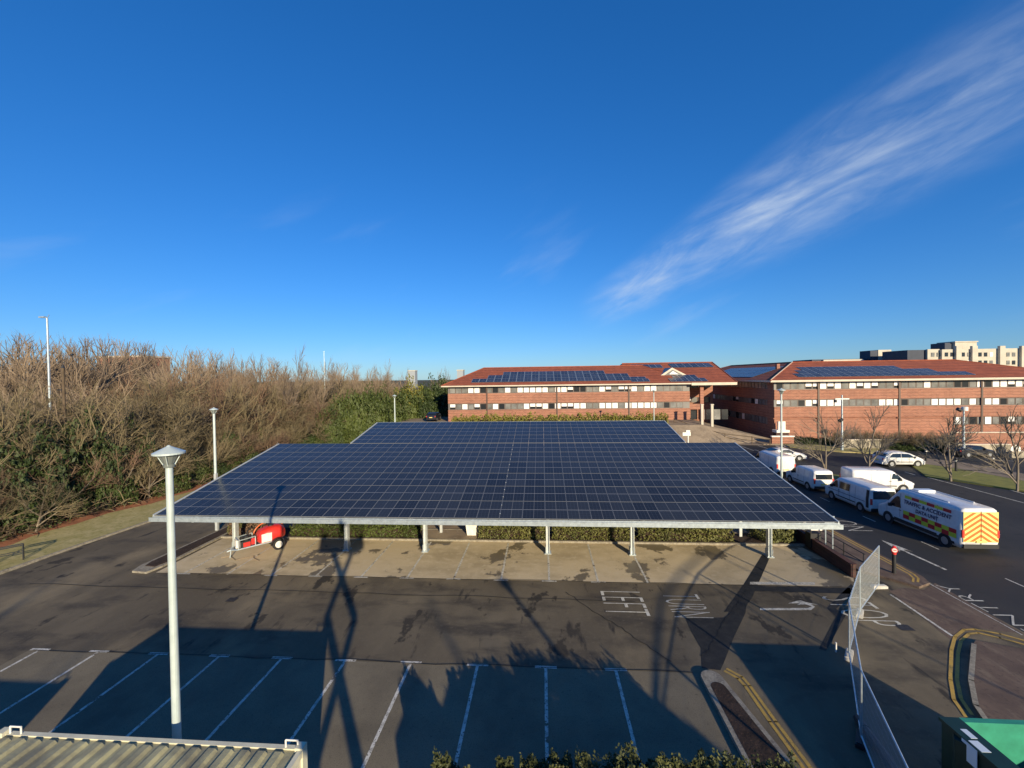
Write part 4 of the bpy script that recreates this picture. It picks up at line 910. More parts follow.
# cars
def carprof(L, H, kind):
    if kind == 'coupe': return [(-L/2,.75),(-L/2+.15,.98),(-L/2+.5,1.02),(-.9,H-.06),(-.3,H),(.35,H-.05),(1.0,.98),(L/2-.3,.8),(L/2,.55)]
    if kind == 'mpv': return [(-L/2,.8),(-L/2+.08,1.1),(-L/2+.5,H-.12),(-L/2+1.1,H),(.2,H-.02),(.75,H-.16),(1.45,1.05),(L/2-.2,.82),(L/2,.55)]
    return [(-L/2,.75),(-L/2+.1,1.0),(-L/2+.55,H-.12),(-L/2+1.0,H),(.1,H),(.45,H-.06),(1.1,1.0),(L/2-.25,.85),(L/2,.55)]
c1 = vehicle('coupe', (28.0,51.6), 0, 'white coupe facing right beyond the tall white van', 'car', 4.3, 1.78, carprof(4.3,1.36,'coupe'), .9, (1.3,-1.25), m_wpaint,
    [[(-.95,.95),(.85,.93),(.3,1.25),(-.5,1.26)]], (.38,.98), ('t',-1.6,-.95), rw=.32, dark_bump=False)
c2 = vehicle('hatchback', (38.1,48.4), 0, 'white people carrier facing right at the junction below the middle of the long facade', 'car', 4.2, 1.76, carprof(4.2,1.55,'mpv'), .98, (1.3,-1.28), m_wpaint,
    [[(-1.5,1.02),(-.35,1.0),(-.35,1.42),(-1.2,1.4)], [(-.28,1.0),(1.05,.99),(.5,1.38),(-.28,1.42)]], (.78,1.42), ('t',-2.02,-1.7), rw=.33, dark_bump=False)
p = G(711,441); c3 = vehicle('hatchback', (p.x+.3,p.y+1.2), 200, 'pale blue hatchback parked before the entrance forecourt', 'car', 4.0, 1.75, carprof(4.0,1.5,'hatch'), .95, (1.25,-1.25), m_ltblue,
    [[(-1.2,1.0),(.85,.98),(.35,1.34),(-.8,1.36)]], (.48,1.05), ('t',-1.88,-1.55), rw=.31, dark_bump=False)
p = G(697,439.5); c4 = vehicle('hatchback', (p.x,p.y+1.8), 185, 'dark car parked left of the pale blue hatchback', 'car', 4.1, 1.75, carprof(4.1,1.45,'hatch'), .95, (1.25,-1.25), m_dkcar,
    [[(-1.2,1.0),(.85,.98),(.35,1.3),(-.8,1.32)]], (.48,1.05), ('t',-1.88,-1.55), rw=.31, dark_bump=False)
p = AY(434,421,74); c5 = vehicle('estate_car', (p.x,74,2.6), 90, 'dark car parked in the shade left of the offices by the evergreens', 'car', 4.2, 1.75, carprof(4.2,1.45,'hatch'), .95, (1.25,-1.25), m_dkcar,
    [[(-1.2,1.0),(.85,.98),(.35,1.3),(-.8,1.32)]], (.48,1.05), ('t',-1.95,-1.6), rw=.31, dark_bump=False)
p = G(976,457); c6 = vehicle('saloon_car', (p.x,p.y+.6), 5, 'dark low car in front of the pale boundary wall beside the camera mast', 'car', 4.2, 1.75, carprof(4.2,1.35,'coupe'), .9, (1.3,-1.25), m_dkcar,
    [[(-.95,.95),(.85,.93),(.3,1.25),(-.5,1.26)]], (.38,.98), ('t',-1.6,-.95), rw=.31, dark_bump=False)
p = G(728,440.5); c7 = vehicle('hatchback', (p.x+.3,p.y+1.2), 190, 'small pale car right of the light blue hatchback', 'car', 3.7, 1.65, carprof(3.7,1.45,'hatch'), .95, (1.15,-1.15), m_tan,
    [[(-1.0,1.0),(.85,.98),(.35,1.3),(-.7,1.32)]], (.48,1.0), ('t',-1.72,-1.4), rw=.3, dark_bump=False)

# ------------------------------------------------------------------ offices
def facade(bld, x0, x1, y, rows, dirx=True, prefix='', every=10, wpx=1.03, seed=1, maxn=100, skip=None, used=0, face=-1, whites=.42):
    """rows of windows let into the wall face; each window its own mesh, further ones in one"""
    rnd = random.Random(seed); n_ = int((x1-x0)/wpx); rest_ = MB(); c_ = used; state = False
    for (z0_, z1_) in rows:
        for i in range(n_):
            xa = x0+i*wpx+.04; xb = x0+(i+1)*wpx-.04
            if skip and skip(xa, z0_): continue
            if rnd.random() < (.33 if not state else .33*.42/max(.05,whites)): state = not state
            if whites < .35 and rnd.random() < .6: state = False
            kind = 1 if state and rnd.random() < .9 else (0 if rnd.random() < .8 else 2)
            mb = MB() if c_ < maxn else rest_
            def pt(a, z, o): return (a, y+face*o, z) if dirx else (y+face*o, a, z)
            fw = .05
            vs_ = [pt(xa,z0_,.02),pt(xb,z0_,.02),pt(xb,z1_,.02),pt(xa,z1_,.02),pt(xa+fw,z0_+fw,.02),pt(xb-fw,z0_+fw,.02),pt(xb-fw,z1_-fw,.02),pt(xa+fw,z1_-fw,.02),
                   pt(xa+fw,z0_+fw,.006),pt(xb-fw,z0_+fw,.006),pt(xb-fw,z1_-fw,.006),pt(xa+fw,z1_-fw,.006)]
            o_ = mb.add(vs_, [(0,1,5,4),(1,2,6,5),(2,3,7,6),(3,0,4,7),(4,5,9,8),(5,6,10,9),(6,7,11,10),(7,4,8,11)], 3)
            mb.f.append(tuple(k+o_ for k in (8,9,10,11))); mb.m.append(kind)
            if kind == 1 and rnd.random() < .25:      # half lowered blind
                mb.add([pt(xa+fw,z0_+fw,.01),pt(xb-fw,z0_+fw,.01),pt(xb-fw,z0_+fw+.35,.01),pt(xa+fw,z0_+fw+.35,.01)], [(0,1,2,3)], 2)
            if c_ < maxn: mb.build('window', [m_pane, m_blind, m_paned, m_frame], bld, off=bld.location)
            c_ += 1
    if rest_.v: o = rest_.build('windows', [m_pane, m_blind, m_paned, m_frame], bld, off=bld.location); o['kind'] = 'stuff'
    return c_
def wallbands(bld, x0, x1, y, t, bands, dirx=True, face=-1, mats=None):
    for (z0_, z1_, m) in bands:
        mb = MB(); a = (x0, y) if dirx else (y, x0); b = (x1, y-face*t) if dirx else (y-face*t, x1)
        mb.b2((a[0],a[1],z0_),(b[0],b[1],z1_)); o = mb.build('wall' if m in (m_brick,) else 'window_band', m, bld, off=bld.location)
def roofpanels(bld, P0, ex, up, nx, ny, w_, h_, state, label=None, maxn=100):
    """grid of modules on a roof plane: P0 corner, ex along the eaves, up along the slope"""
    P0, ex, up = Vector(P0), Vector(ex).normalized(), Vector(up).normalized(); nrm = ex.cross(up).normalized()
    if nrm.z < 0: nrm = -nrm
    for j in range(ny):
        for i in range(nx[j][0], nx[j][1]):
            a = P0+ex*(i*w_)+up*(j*(h_+.05))+nrm*.08; mb = MB() if state['n'] < maxn else state['mb']
            k = len(mb.f); q = [a, a+ex*(w_-.04), a+ex*(w_-.04)+up*h_, a+up*h_]
            f_ = [a+ex*.04+up*.04+nrm*.004, a+ex*(w_-.08)+up*.04+nrm*.004, a+ex*(w_-.08)+up*(h_-.04)+nrm*.004, a+ex*.04+up*(h_-.04)+nrm*.004]
            mb.add(q, [(0,1,2,3)], 1); mb.add([v-nrm*.05 for v in q], [(3,2,1,0)], 1); mb.add(f_, [(0,1,2,3)], 0); mb.uv[k+2] = [(0,0),(1,0),(1,1),(0,1)]
            if state['n'] < maxn: mb.build('solar_panel', [m_cell2, m_galv], bld, off=bld.location)
            state['n'] += 1
def finish(bld, state):
    if state['mb'].v: o = state['mb'].build('solar_panels', [m_cell2, m_galv], bld, off=bld.location); o['kind'] = 'stuff'
m_gband = mat('grey_window_band', (.16,.15,.14), .4, var=.2, scale=.5)

# left office block: rows read off the photograph
Y1 = 72.0
z = lambda y, Y, x=560: AY(x, y, Y).z
xl, xr = AY(448,400,Y1).x, 24.3
b1 = root('office_block', ((xl+xr)/2, Y1+9, 2.6), 'long two storey red brick office block behind the canopy, tiled roof with solar panels', 'office building')
e1 = z(386.5,Y1)
rw1 = [(z(393.2,Y1), z(386.2,Y1)-.0), (z(409.8,Y1), z(402.6,Y1))]
rw1 = [(AY(560,392.6,Y1).z, AY(560,386.0,Y1).z), (AY(560,409.2,Y1).z, AY(560,402.8,Y1).z)]
zt1 = rw1[0][1]
mb = MB(); mb.b2((xl,Y1+.25,2.3),(xr,Y1+17.8,zt1+.1)); mb.build('wall', m_brick, b1, off=b1.location)
for (a, b, nm, m, dpt) in ((2.2, rw1[1][0], 'wall', m_brick, .22), (rw1[1][1], rw1[0][0], 'wall', m_brick, .22), (rw1[1][0], rw1[1][1], 'window_band', m_gband, .1), (rw1[0][0], rw1[0][1], 'window_band', m_gband, .1)):
    mb = MB(); mb.b2((xl, Y1+.25-dpt, a), (xr, Y1+.248, b)); mb.build(nm, m, b1, off=b1.location)
used = 0
rows_ = [(a+.06, b-.06) for a, b in rw1]
used = facade(b1, xl+.25, xr-.4, Y1+.15, rows_, wpx=1.06, seed=11, maxn=100)
for px in (487, 557, 629):
    x = AY(px,400,Y1).x; mb = MB(); mb.b2((x-.11,Y1-.06,2.5),(x+.11,Y1+.02,zt1+.0)); mb.build('downpipe', m_frame, b1, off=b1.location)
def hiproof(name, b, x0, x1, y0, y1, ze, zr, inset, m=m_roof):
    ym = (y0+y1)/2; mb = MB()
    mb.add([(x0,y0,ze),(x1,y0,ze),(x1,y1,ze),(x0,y1,ze),(x0+inset,ym,zr),(x1-inset,ym,zr)], [(0,1,5,4),(1,2,5),(2,3,4,5),(3,0,4)]); rf = mb.build(name, m, b, off=b.location)
    mb = MB(); t = .22
    mb.b2((x0,y0,ze-t),(x1,y0+.12,ze-.01)); mb.b2((x0,y1-.12,ze-t),(x1,y1,ze-.01)); mb.b2((x0,y0+.12,ze-t),(x0+.12,y1-.12,ze-.01)); mb.b2((x1-.12,y0+.12,ze-t),(x1,y1-.12,ze-.01)); 
    mb.b2((x0+.12,y0+.12,ze-t+.02),(x1-.12,y1-.12,ze-t+.06)); mb.build('fascia', m_fascia, b, off=b.location)
    mb = MB(); 
    for a_, c_ in (((x0+inset,ym,zr),(x1-inset,ym,zr)),((x0,y0,ze),(x0+inset,ym,zr)),((x1,y0,ze),(x1-inset,ym,zr)),((x1,y1,ze),(x1-inset,ym,zr)),((x0,y1,ze),(x0+inset,ym,zr))): mb.cyl(a_, c_, .1, n=6)
    mb.build('ridge_tiles', m_roof, b, off=b.location)
    return rf
ze = zt1+.28; ym = Y1+9; zr = AY(560,366.8,ym).z
xL = xl-1.0; ins = AY(484,367,ym).x-xL
hiproof('roof', b1, xL, xr+.5, Y1-.8, Y1+18.6, ze, zr, ins)
sl = Vector((0, ym-(Y1-.8), zr-ze)).normalized(); st = dict(n=0, mb=MB())
xa, xb = AY(472,380,Y1+1.5).x, AY(648,380,Y1+1.5).x; nn = int((xb-xa)/1.3)
roofpanels(b1, (xa, Y1-.8+sl.y*1.5, ze+sl.z*1.5), (1,0,0), sl, [(0,nn),(2,nn-2),(4,nn-5)], 3, 1.3, 1.9, st)
# right hand part: higher ridge, pediment, open porch in the recess
fy1 = Y1-.8; xc0 = 12.5; xc1 = AY(737,386,fy1).x; dpC = 24.0; ymc = fy1+dpC/2
zrc = AY(700,362.3,ymc).z; zec = ze+.04; rxa, rxb = AY(622,363,ymc).x, AY(712,363,ymc).x
mb = MB(); VC = [(xc0,fy1-.06,zec),(xc1,fy1-.06,zec),(xc1,fy1+dpC,zec),(xc0,fy1+dpC,zec),(rxa,ymc,zrc),(rxb,ymc,zrc)]
mb.add(VC, [(0,1,5,4),(1,2,5),(2,3,4,5),(3,0,4)]); mb.build('roof', m_roof, b1, off=b1.location)
mb = MB(); mb.cyl(VC[4],VC[5],.1,n=6); mb.cyl(VC[5],VC[1],.1,n=6); mb.cyl(VC[5],VC[2],.1,n=6); mb.build('ridge_tiles', m_roof, b1, off=b1.location)
mb = MB(); mb.b2((xr,fy1-.07,zec-.45),(xc1,fy1+.2,zec-.02)); mb.b2((xr,fy1+.2,zec-.4),(xc1,fy1+8,zec-.3)); mb.build('fascia', m_fascia, b1, off=b1.location)
mb = MB(); mb.b2((xr-.01,Y1+8,0.3),(xc1-.4,Y1+22,zec-.41)); mb.build('wall', m_brick, b1, off=b1.location)
slc = Vector((0, ymc-fy1, zrc-zec)).normalized(); Lc = math.hypot(ymc-fy1, zrc-zec)
def onC(px, k): y_ = fy1-.06+(ymc-fy1)*k; return (AY(px,370,y_).x, y_, zec+(zrc-zec)*k)
roofpanels(b1, onC(672,.72), (1,0,0), slc, [(0,6)], 1, 1.25, 2.6, st)
roofpanels(b1, onC(633,.72), (1,0,0), slc, [(0,5)], 1, 1.1, 2.2, st)
roofpanels(b1, onC(671,.04), (1,0,0), slc, [(0,6),(1,5)], 2, 1.0, 1.8, st)
roofpanels(b1, onC(632,.06), (1,0,0), slc, [(0,3)], 1, 1.0, 1.6, st)
yb0 = fy1+(ymc-fy1)*.33
pa_, pb_, pc_ = AY(659.5,376.2,yb0), AY(689,376.2,yb0), AY(672,367.6,yb0)
def tri(mb, a, b, c, y0, y1, mi=0):
    mb.add([(a.x,y0,a.z),(b.x,y0,b.z),(c.x,y0,c.z),(a.x,y1,a.z),(b.x,y1,b.z),(c.x,y1,c.z)], [(0,1,2),(5,4,3),(0,3,4,1),(1,4,5,2),(2,5,3,0)], mi)
mb = MB(); tri(mb, pa_, pb_, pc_, yb0, yb0+8); mb.build('gable_roof', m_fascia, b1, off=b1.location)
ctr = (pa_+pb_+pc_)/3; sh = lambda p, k: ctr+(p-ctr)*k
mb = MB(); tri(mb, sh(pa_,.66), sh(pb_,.66), sh(pc_,.66), yb0-.03, yb0+.1); mb.build('gable_window', m_pane, b1, off=b1.location)
mb = MB(); tri(mb, sh(pa_,.3), sh(pb_,.3), sh(pc_,.4), yb0-.06, yb0+.08); mb.build('gable_blind', m_blind, b1, off=b1.location)
finish(b1, st)
yp = Y1+.3; zb = lambda y: AY(680,y,yp).z
mb = MB(); mb.b2((xr,yp,zb(409.5)),(AY(703,400,yp).x,yp+.3,zb(404))); mb.build('wall', m_brick, b1, off=b1.location)
for px in (663.5, 680, 702):
    x = AY(px,400,yp).x; mb = MB(); mb.b2((x-.28,yp-.02,2.2),(x+.28,yp+.5,zec-.45)); mb.build('column', m_brick, b1, off=b1.location)
for i in range(5):
    x = xr+.5+i*1.25; mb = MB(); mb.b2((x,yp+.8,2.5),(x+1.05,yp+.86,zb(410))); mb.build('window', m_pane if i % 2 else m_paned, b1, off=b1.location)
facade(b1, xr+.6, xc1-.6, Y1+7.95, [(7.6,8.6),(4.9,5.9)], wpx=1.15, seed=5, maxn=100, used=used, whites=.1)  # recess shade put into the panes: hardly any white blinds

# right office block with wing
Y2 = 67.0
x20 = AY(774.5,400,Y2).x; x21 = 77.5
b2_ = root('office_block', ((x20+x21)/2, Y2+8.5, 0), 'long three storey red brick office block at the right with hipped roof and solar panels', 'office building')
R2z = lambda y: AY(900,y,Y2).z
rr = [(R2z(388.6), R2z(380.6)), (R2z(406.0), R2z(398.6)), (R2z(425.2), R2z(417.0))]
zt2 = rr[0][1]
mb = MB(); mb.b2((x20,Y2+.3,-.1),(x21,Y2+17,zt2+.05)); mb.build('wall', m_brick, b2_, off=b2_.location)
mb = MB(); mb.b2((x20+.002,Y2+17,-.1),(50,107,zt2+.05)); mb.build('wall', m_brick, b2_, off=b2_.location)
xs3 = AY(955,420,Y2).x
for (a, b, nm, m, dpt, xx) in ((-.1, rr[2][0], 'wall', m_brick, .27, x20), (rr[2][1], rr[1][0], 'wall', m_brick, .27, x20), (rr[1][1], rr[0][0], 'wall', m_brick, .27, x20)):
    mb = MB(); mb.b2((xx, Y2+.3-dpt, a), (x21, Y2+.298, b)); mb.build(nm, m, b2_, off=b2_.location)
mb = MB(); mb.b2((x20, Y2+.06, rr[2][0]+.002), (xs3-.3, Y2+.297, rr[2][1]-.22)); mb.build('wall', m_brick, b2_, off=b2_.location)
for a, b in ((rr[0]), (rr[1])):
    mb = MB(); mb.b2((x20, Y2+.16, a), (x21, Y2+.297, b)); mb.build('window_band', m_gband, b2_, off=b2_.location)
used = facade(b2_, x20+.3, x21-.3, Y2+.15, [(rr[0][0]+.07, rr[0][1]-.07), (rr[1][0]+.07, rr[1][1]-.07)], wpx=1.05, seed=23, maxn=78)
facade(b2_, xs3, x21-.3, Y2+.2, [(rr[2][0]+.05, rr[2][1]-.03)], wpx=1.05, seed=4, maxn=22)
for px in (818.5, 899.5, 982):
    x = AY(px,400,Y2).x; mb = MB(); mb.b2((x-.12,Y2-.05,.2),(x+.12,Y2+.02,zt2)); mb.build('downpipe', m_frame, b2_, off=b2_.location)
# west wall of the wing: windows in three storeys
wr = [(rr[0][0]+.1, rr[0][1]-.1), (rr[1][0]+.1, rr[1][1]-.1), (rr[2][0], rr[2][1]-.1)]
for (a, b) in wr:
    mb = MB(); mb.b2((x20-.012, Y2+2, a), (x20-.002, 105, b)); mb.build('window_band', m_gband, b2_, off=b2_.location)
facade(b2_, Y2+2.5, 104, x20-.02, wr, dirx=False, wpx=1.15, seed=9, maxn=24, whites=.3)  # wall's shade put in as grey and dark panes, few white blinds
# roof
ez = zt2+.3; o1 = 1.0; e0, e1x = x20-o1, x21+1; fy = Y2-.9; ry = Y2+8.5; by = Y2+18
rzz = AY(870,361.2,ry).z; A_ = (e0+8.4, ry, rzz); B_ = (AY(953,361,ry).x, ry, rzz); C_ = (e0+8.4, 99, rzz)
mb = MB(); V_ = [(e0,fy,ez),(e1x,fy,ez),(e1x,by,ez),(e0+16.8,by,ez),(e0+16.8,107.5,ez),(e0,107.5,ez),A_,B_,C_]
mb.add(V_, [(0,1,7,6),(1,2,7),(2,3,6,7),(3,4,8,6),(4,5,8),(5,0,6,8)]); rf = mb.build('roof', m_roof, b2_, off=b2_.location)
mb = MB()
for i, j in ((0,6),(6,7),(7,1),(6,8),(8,5)): mb.cyl(V_[i], V_[j], .12, n=6)
mb.build('ridge_tiles', m_fascia if False else m_roof, b2_, off=b2_.location)
mb = MB(); mb.cyl(V_[0], V_[6], .1, n=6); o = mb.build('hip_flashing', m_fascia, b2_, off=(b2_.location[0], b2_.location[1], b2_.location[2]-.03))
mb = MB(); mb.b2((e0,fy,ez-.3),(e1x,fy+.14,ez-.01)); mb.b2((e0,fy+.14,ez-.3),(e0+.14,107.5,ez-.01)); mb.b2((e0+.14,fy+.14,ez-.26),(e1x,Y2+.1,ez-.2)); mb.b2((e0+.14,Y2+.1,ez-.26),(x20,107.4,ez-.2)); mb.build('fascia', m_fascia, b2_, off=b2_.location)
st2 = dict(n=0, mb=MB()); s2 = Vector((0, ry-fy, rzz-ez)).normalized()
xa = AY(800,377,fy+1).x; xb = AY(985,377,fy+1).x; nn = int((xb-xa)/1.25)
roofpanels(b2_, (xa, fy+s2.y*1.3, ez+s2.z*1.3), (1,0,0), s2, [(0,nn),(1,nn-3),(2,nn-6)], 3, 1.25, 1.75, st2, maxn=88)
s3 = Vector((8.4,0,rzz-ez)).normalized()
roofpanels(b2_, (e0+s3.x*1.2, 74, ez+s3.z*1.2), (0,1,0), s3, [(0,16),(0,16),(0,16)], 3, 1.25, 1.75, st2, maxn=100)
finish(b2_, st2)
pch = AY(773,368,71); mb = MB(); mb.b2((pch.x+2.2,74,ez+1),(pch.x+2.7,74.5,AY(773,364,74).z)); mb.build('chimney', m_brick, b2_, off=b2_.location)
# white entrance box at the left foot of the right block
p = AY(782,432,65.5); r_ = root('entrance_sign', (p.x,65.5,0), 'white boxed sign on a plinth at the left corner of the right office block', 'sign')
mb = MB(); mb.b2((-.5,0,AY(782,430,65.5).z),(.5,.3,AY(782,421.5,65.5).z)); mb.build('panel', m_whitep, r_)
mb = MB(); mb.b2((-1.0,-.2,AY(782,432.5,65.5).z),(1.0,.8,AY(782,430,65.5).z)); mb.build('ledge', m_whitep, r_)
mb = MB(); mb.b2((-.9,-.1,0),(.9,.7,AY(782,432.5,65.5).z)); mb.build('plinth', m_lowb, r_)
p0_, p1_ = AY(772,437,62.5), AY(794,437,62.5); r_ = root('low_wall', ((p0_.x+p1_.x)/2,62.5,0), 'short brick wall with white coping below the entrance sign', 'wall'); O = r_.location
mb = MB(); mb.b2((p0_.x,62.5,.0),(p1_.x,62.8,p0_.z)); mb.build('wall', m_brick, r_, off=O); mb = MB(); mb.b2((p0_.x-.05,62.45,p0_.z),(p1_.x+.05,62.85,p0_.z+.16)); mb.build('coping', m_whitep, r_, off=O)
# garden walls in front of the right block
def gwall(x0, x1, y, z1_, m, label, y2=None):
    r_ = root('garden_wall', ((x0+x1)/2, y, 0), label, 'wall'); o_ = r_.location
    mb = MB(); mb.b2((x0,y,0),(x1,y+.35,z1_)); mb.build('wall', m, r_, off=o_); mb = MB(); mb.b2((x0-.03,y-.04,z1_),(x1+.03,y+.39,z1_+.1)); mb.build('coping', m_fascia, r_, off=o_)
m_stone = ground_mat('weathered_render', [((.42,.37,.28),0,0,0,S1), ((.14,.13,.1),1.2,.42,.6,(1,1,.3)), ((.5,.45,.35),5,.55,.75,S1)])
a, b = AY(958,445,53.8), AY(1011,445,53.8); gwall(a.x, b.x, 53.8, a.z, m_stone, 'pale streaked boundary wall behind the dark low car')
a, b = AY(955,433,57), AY(1030,433,57); gwall(a.x, b.x+30, 57, a.z, m_brick, 'brick retaining wall rising above the pale boundary wall')
a, b = AY(925,440,58.5), AY(955,440,58.5); gwall(a.x-10, b.x-.1, 58.5, a.z, m_stone, 'low pale garden wall in the shade left of the brick retaining wall')
a, b = AY(1012,452,52.5), AY(1040,452,52.5); gwall(a.x, b.x+14, 52.5, a.z, m_stone, 'low rendered wall at the far right edge')
p = G(1012,457); r_ = root('round_sign', (p.x,p.y-.3,0), 'white disc sign on a short post at the right edge by the boundary wall', 'sign'); zz = AY(1010,449,p.y).z
mb = MB(); mb.cyl((0,0,0),(0,0,zz),.05,n=8); mb.build('post', m_galv, r_); mb = MB(); mb.cyl((0,-.06,zz),(0,-.1,zz),.55,n=24); mb.build('disc', m_whitep, r_)
# railing of the forecourt
r_ = root('railing', (28,62,0), 'thin rail fence along the edge of the entrance forecourt', 'railing')
pts = [AY(674,419,69), AY(700,428,66), AY(725,434,64), AY(752,437,62.5), AY(770,440,61.5)]
for i, q in enumerate(pts):
    mb = MB(); mb.cyl((q.x-28,q.y-62,max(0,q.z-1.1)),(q.x-28,q.y-62,q.z+.1),.06,n=6); mb.build('post', m_twig_b, r_)
mb = MB()
for a, b in zip(pts, pts[1:]):
    for dz in (0,-.5): mb.cyl((a.x-28,a.y-62,a.z+dz),(b.x-28,b.y-62,b.z+dz),.05,n=6)
mb.build('rail', m_twig_b, r_)
for k, px in enumerate((702, 712)):
    q = AY(px,428,67); r_ = root('entrance_column', (q.x,67,0), ['left','right'][k]+' pale square pillar standing in the shaded recess between the office blocks', 'column'); zz = AY(px,405,67).z
    mb = MB(); mb.b2((-.17,-.17,0),(.17,.17,zz)); mb.build('shaft', m_concrete, r_); mb = MB(); mb.b2((-.22,-.22,zz),(.22,.22,zz+.15)); mb.build('cap', m_concrete, r_)
# far flats
Yf = 170
def zf(y, x=960, Y=Yf): return AY(x,y,Y).z
r_ = root('apartment_block', (AY(980,360,Yf).x, Yf, 0), 'long pale concrete apartment block with ribs rising behind the right office roof', 'apartment block'); O = r_.location
xa, xb = AY(942,360,Yf).x, AY(1060,360,Yf).x; top = zf(348.5,1000)
mb = MB(); mb.b2((xa,Yf,0),(xb,Yf+14,top)); mb.build('wall', m_concrete, r_, off=O)
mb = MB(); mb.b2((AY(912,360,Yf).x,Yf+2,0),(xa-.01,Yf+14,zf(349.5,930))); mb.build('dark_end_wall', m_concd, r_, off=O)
mb = MB(); mb.b2((AY(930,360,Yf).x,Yf+1,0),(xa,Yf+1.9,zf(349,935))); mb.build('wall', m_concrete, r_, off=O)
for px in (956.5, 972.5, 1000, 1021.5, 1043):
    x = AY(px,350,Yf).x; mb = MB(); mb.b2((x-.9,Yf-1,0),(x+.9,Yf,zf(346,px))); mb.build('rib', m_concrete, r_, off=O)
for row, y in enumerate((352.5, 360.5, 368.5)):
    x_ = 933.5
    while x_ < 1050:
        if all(abs(x_+1.8-q) > 3.4 for q in (956.5,972.5,1000,1021.5,1043)):
            a = AY(x_,y,Yf); b = AY(x_+3.2,y+4,Yf); mb = MB(); yo = Yf-.1 if a.x > xa else Yf+.85; mb.b2((a.x,yo,b.z),(b.x,yo+.08,a.z)); mb.build('window', random.choice([m_pane,m_blind,m_paned]), r_, off=O)
        x_ += 5.6
mb = MB(); mb.b2((AY(963,345,Yf).x,Yf+3,top),(AY(985,345,Yf).x,Yf+10,zf(341.5,975))); mb.b2((AY(963,345,Yf).x-.3,Yf+2.7,zf(341.5,975)),(AY(985,345,Yf).x+.3,Yf+10.3,zf(341,975)+.2)); mb.build('roof_plant_room', m_concrete, r_, off=O)
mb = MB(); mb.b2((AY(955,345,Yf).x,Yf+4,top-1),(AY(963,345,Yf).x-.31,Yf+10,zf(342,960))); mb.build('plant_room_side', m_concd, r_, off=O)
r_ = root('far_building', (AY(870,360,Yf).x, Yf+20, 0), 'low dark roofed building with a pale box on top beyond the right office roof', 'building'); O = r_.location; Y_ = Yf+20
mb = MB(); mb.b2((AY(812,360,Y_).x,Y_,0),(AY(911,360,Y_).x,Y_+14,AY(880,358.5,Y_).z)); mb.build('wall', m_concd, r_, off=O)
mb = MB(); mb.b2((AY(877,360,Y_).x,Y_-1,0),(AY(911,360,Y_).x,Y_-.1,AY(900,354.8,Y_).z)); mb.build('dark_roof', m_concd, r_, off=O)
mb = MB(); mb.b2((AY(876,360,Y_).x,Y_-1.2,10),(AY(889,360,Y_).x,Y_+5,AY(880,350,Y_).z)); mb.build('roof_box', m_concrete, r_, off=O)
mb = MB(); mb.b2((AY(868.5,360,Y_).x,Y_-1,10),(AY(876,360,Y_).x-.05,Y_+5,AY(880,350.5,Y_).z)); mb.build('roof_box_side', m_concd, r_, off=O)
mb = MB(); mb.b2((AY(822,360,Y_).x,Y_-1,10),(AY(862,360,Y_).x,Y_-.2,AY(840,359.6,Y_).z)); mb.build('parapet', m_concrete, r_, off=O)
m_far = mat('far_pale_cladding', (.3,.33,.36), .8)
Y_ = 150; a, b = AY(97,372,Y_), AY(142,357,Y_)
r_ = root('brick_block', ((a.x+b.x)/2, Y_, 0), 'orange brick building half hidden behind the bare trees at left', 'building'); O = r_.location
mb = MB(); mb.b2((a.x,Y_,0),(b.x,Y_+12,b.z)); mb.build('wall', m_brick, r_, off=O); mb = MB(); mb.b2((a.x-.4,Y_-.4,b.z),(b.x+.4,Y_+12.4,b.z+.6)); mb.build('roof_edge', m_fascia, r_, off=O)
for k in range(5):
    for zq in (9,13): mb = MB(); mb.b2((a.x+2+k*3.6,Y_-.06,zq),(a.x+4+k*3.6,Y_-.01,zq+1.7)); mb.build('window', m_pane, r_, off=O)
Y_ = 420; a, b = AY(408,374,Y_), AY(415,371,Y_)
r_ = root('tower_block', ((a.x+b.x)/2, Y_, 0), 'tiny distant tower block on the skyline left of the offices', 'tower block'); O = r_.location
mb = MB(); mb.b2((a.x,Y_,0),(b.x,Y_+8,b.z)); mb.build('wall', m_far, r_, off=O); mb = MB(); mb.b2((a.x-.3,Y_-.3,b.z),(b.x+.3,Y_+8,b.z+.8)); mb.build('roof', m_concrete, r_, off=O)
Y_ = 400; a, b = AY(457,374,Y_), AY(463,370.5,Y_)
r_ = root('tower_block', ((a.x+b.x)/2, Y_, 0), 'tiny pale block on the skyline just left of the left office roof', 'tower block'); O = r_.location
mb = MB(); mb.b2((a.x,Y_,0),(b.x,Y_+8,b.z)); mb.build('wall', m_far, r_, off=O); mb = MB(); mb.b2((a.x-.3,Y_-.3,b.z),(b.x+.3,Y_+8,b.z+.8)); mb.build('roof', m_concrete, r_, off=O)

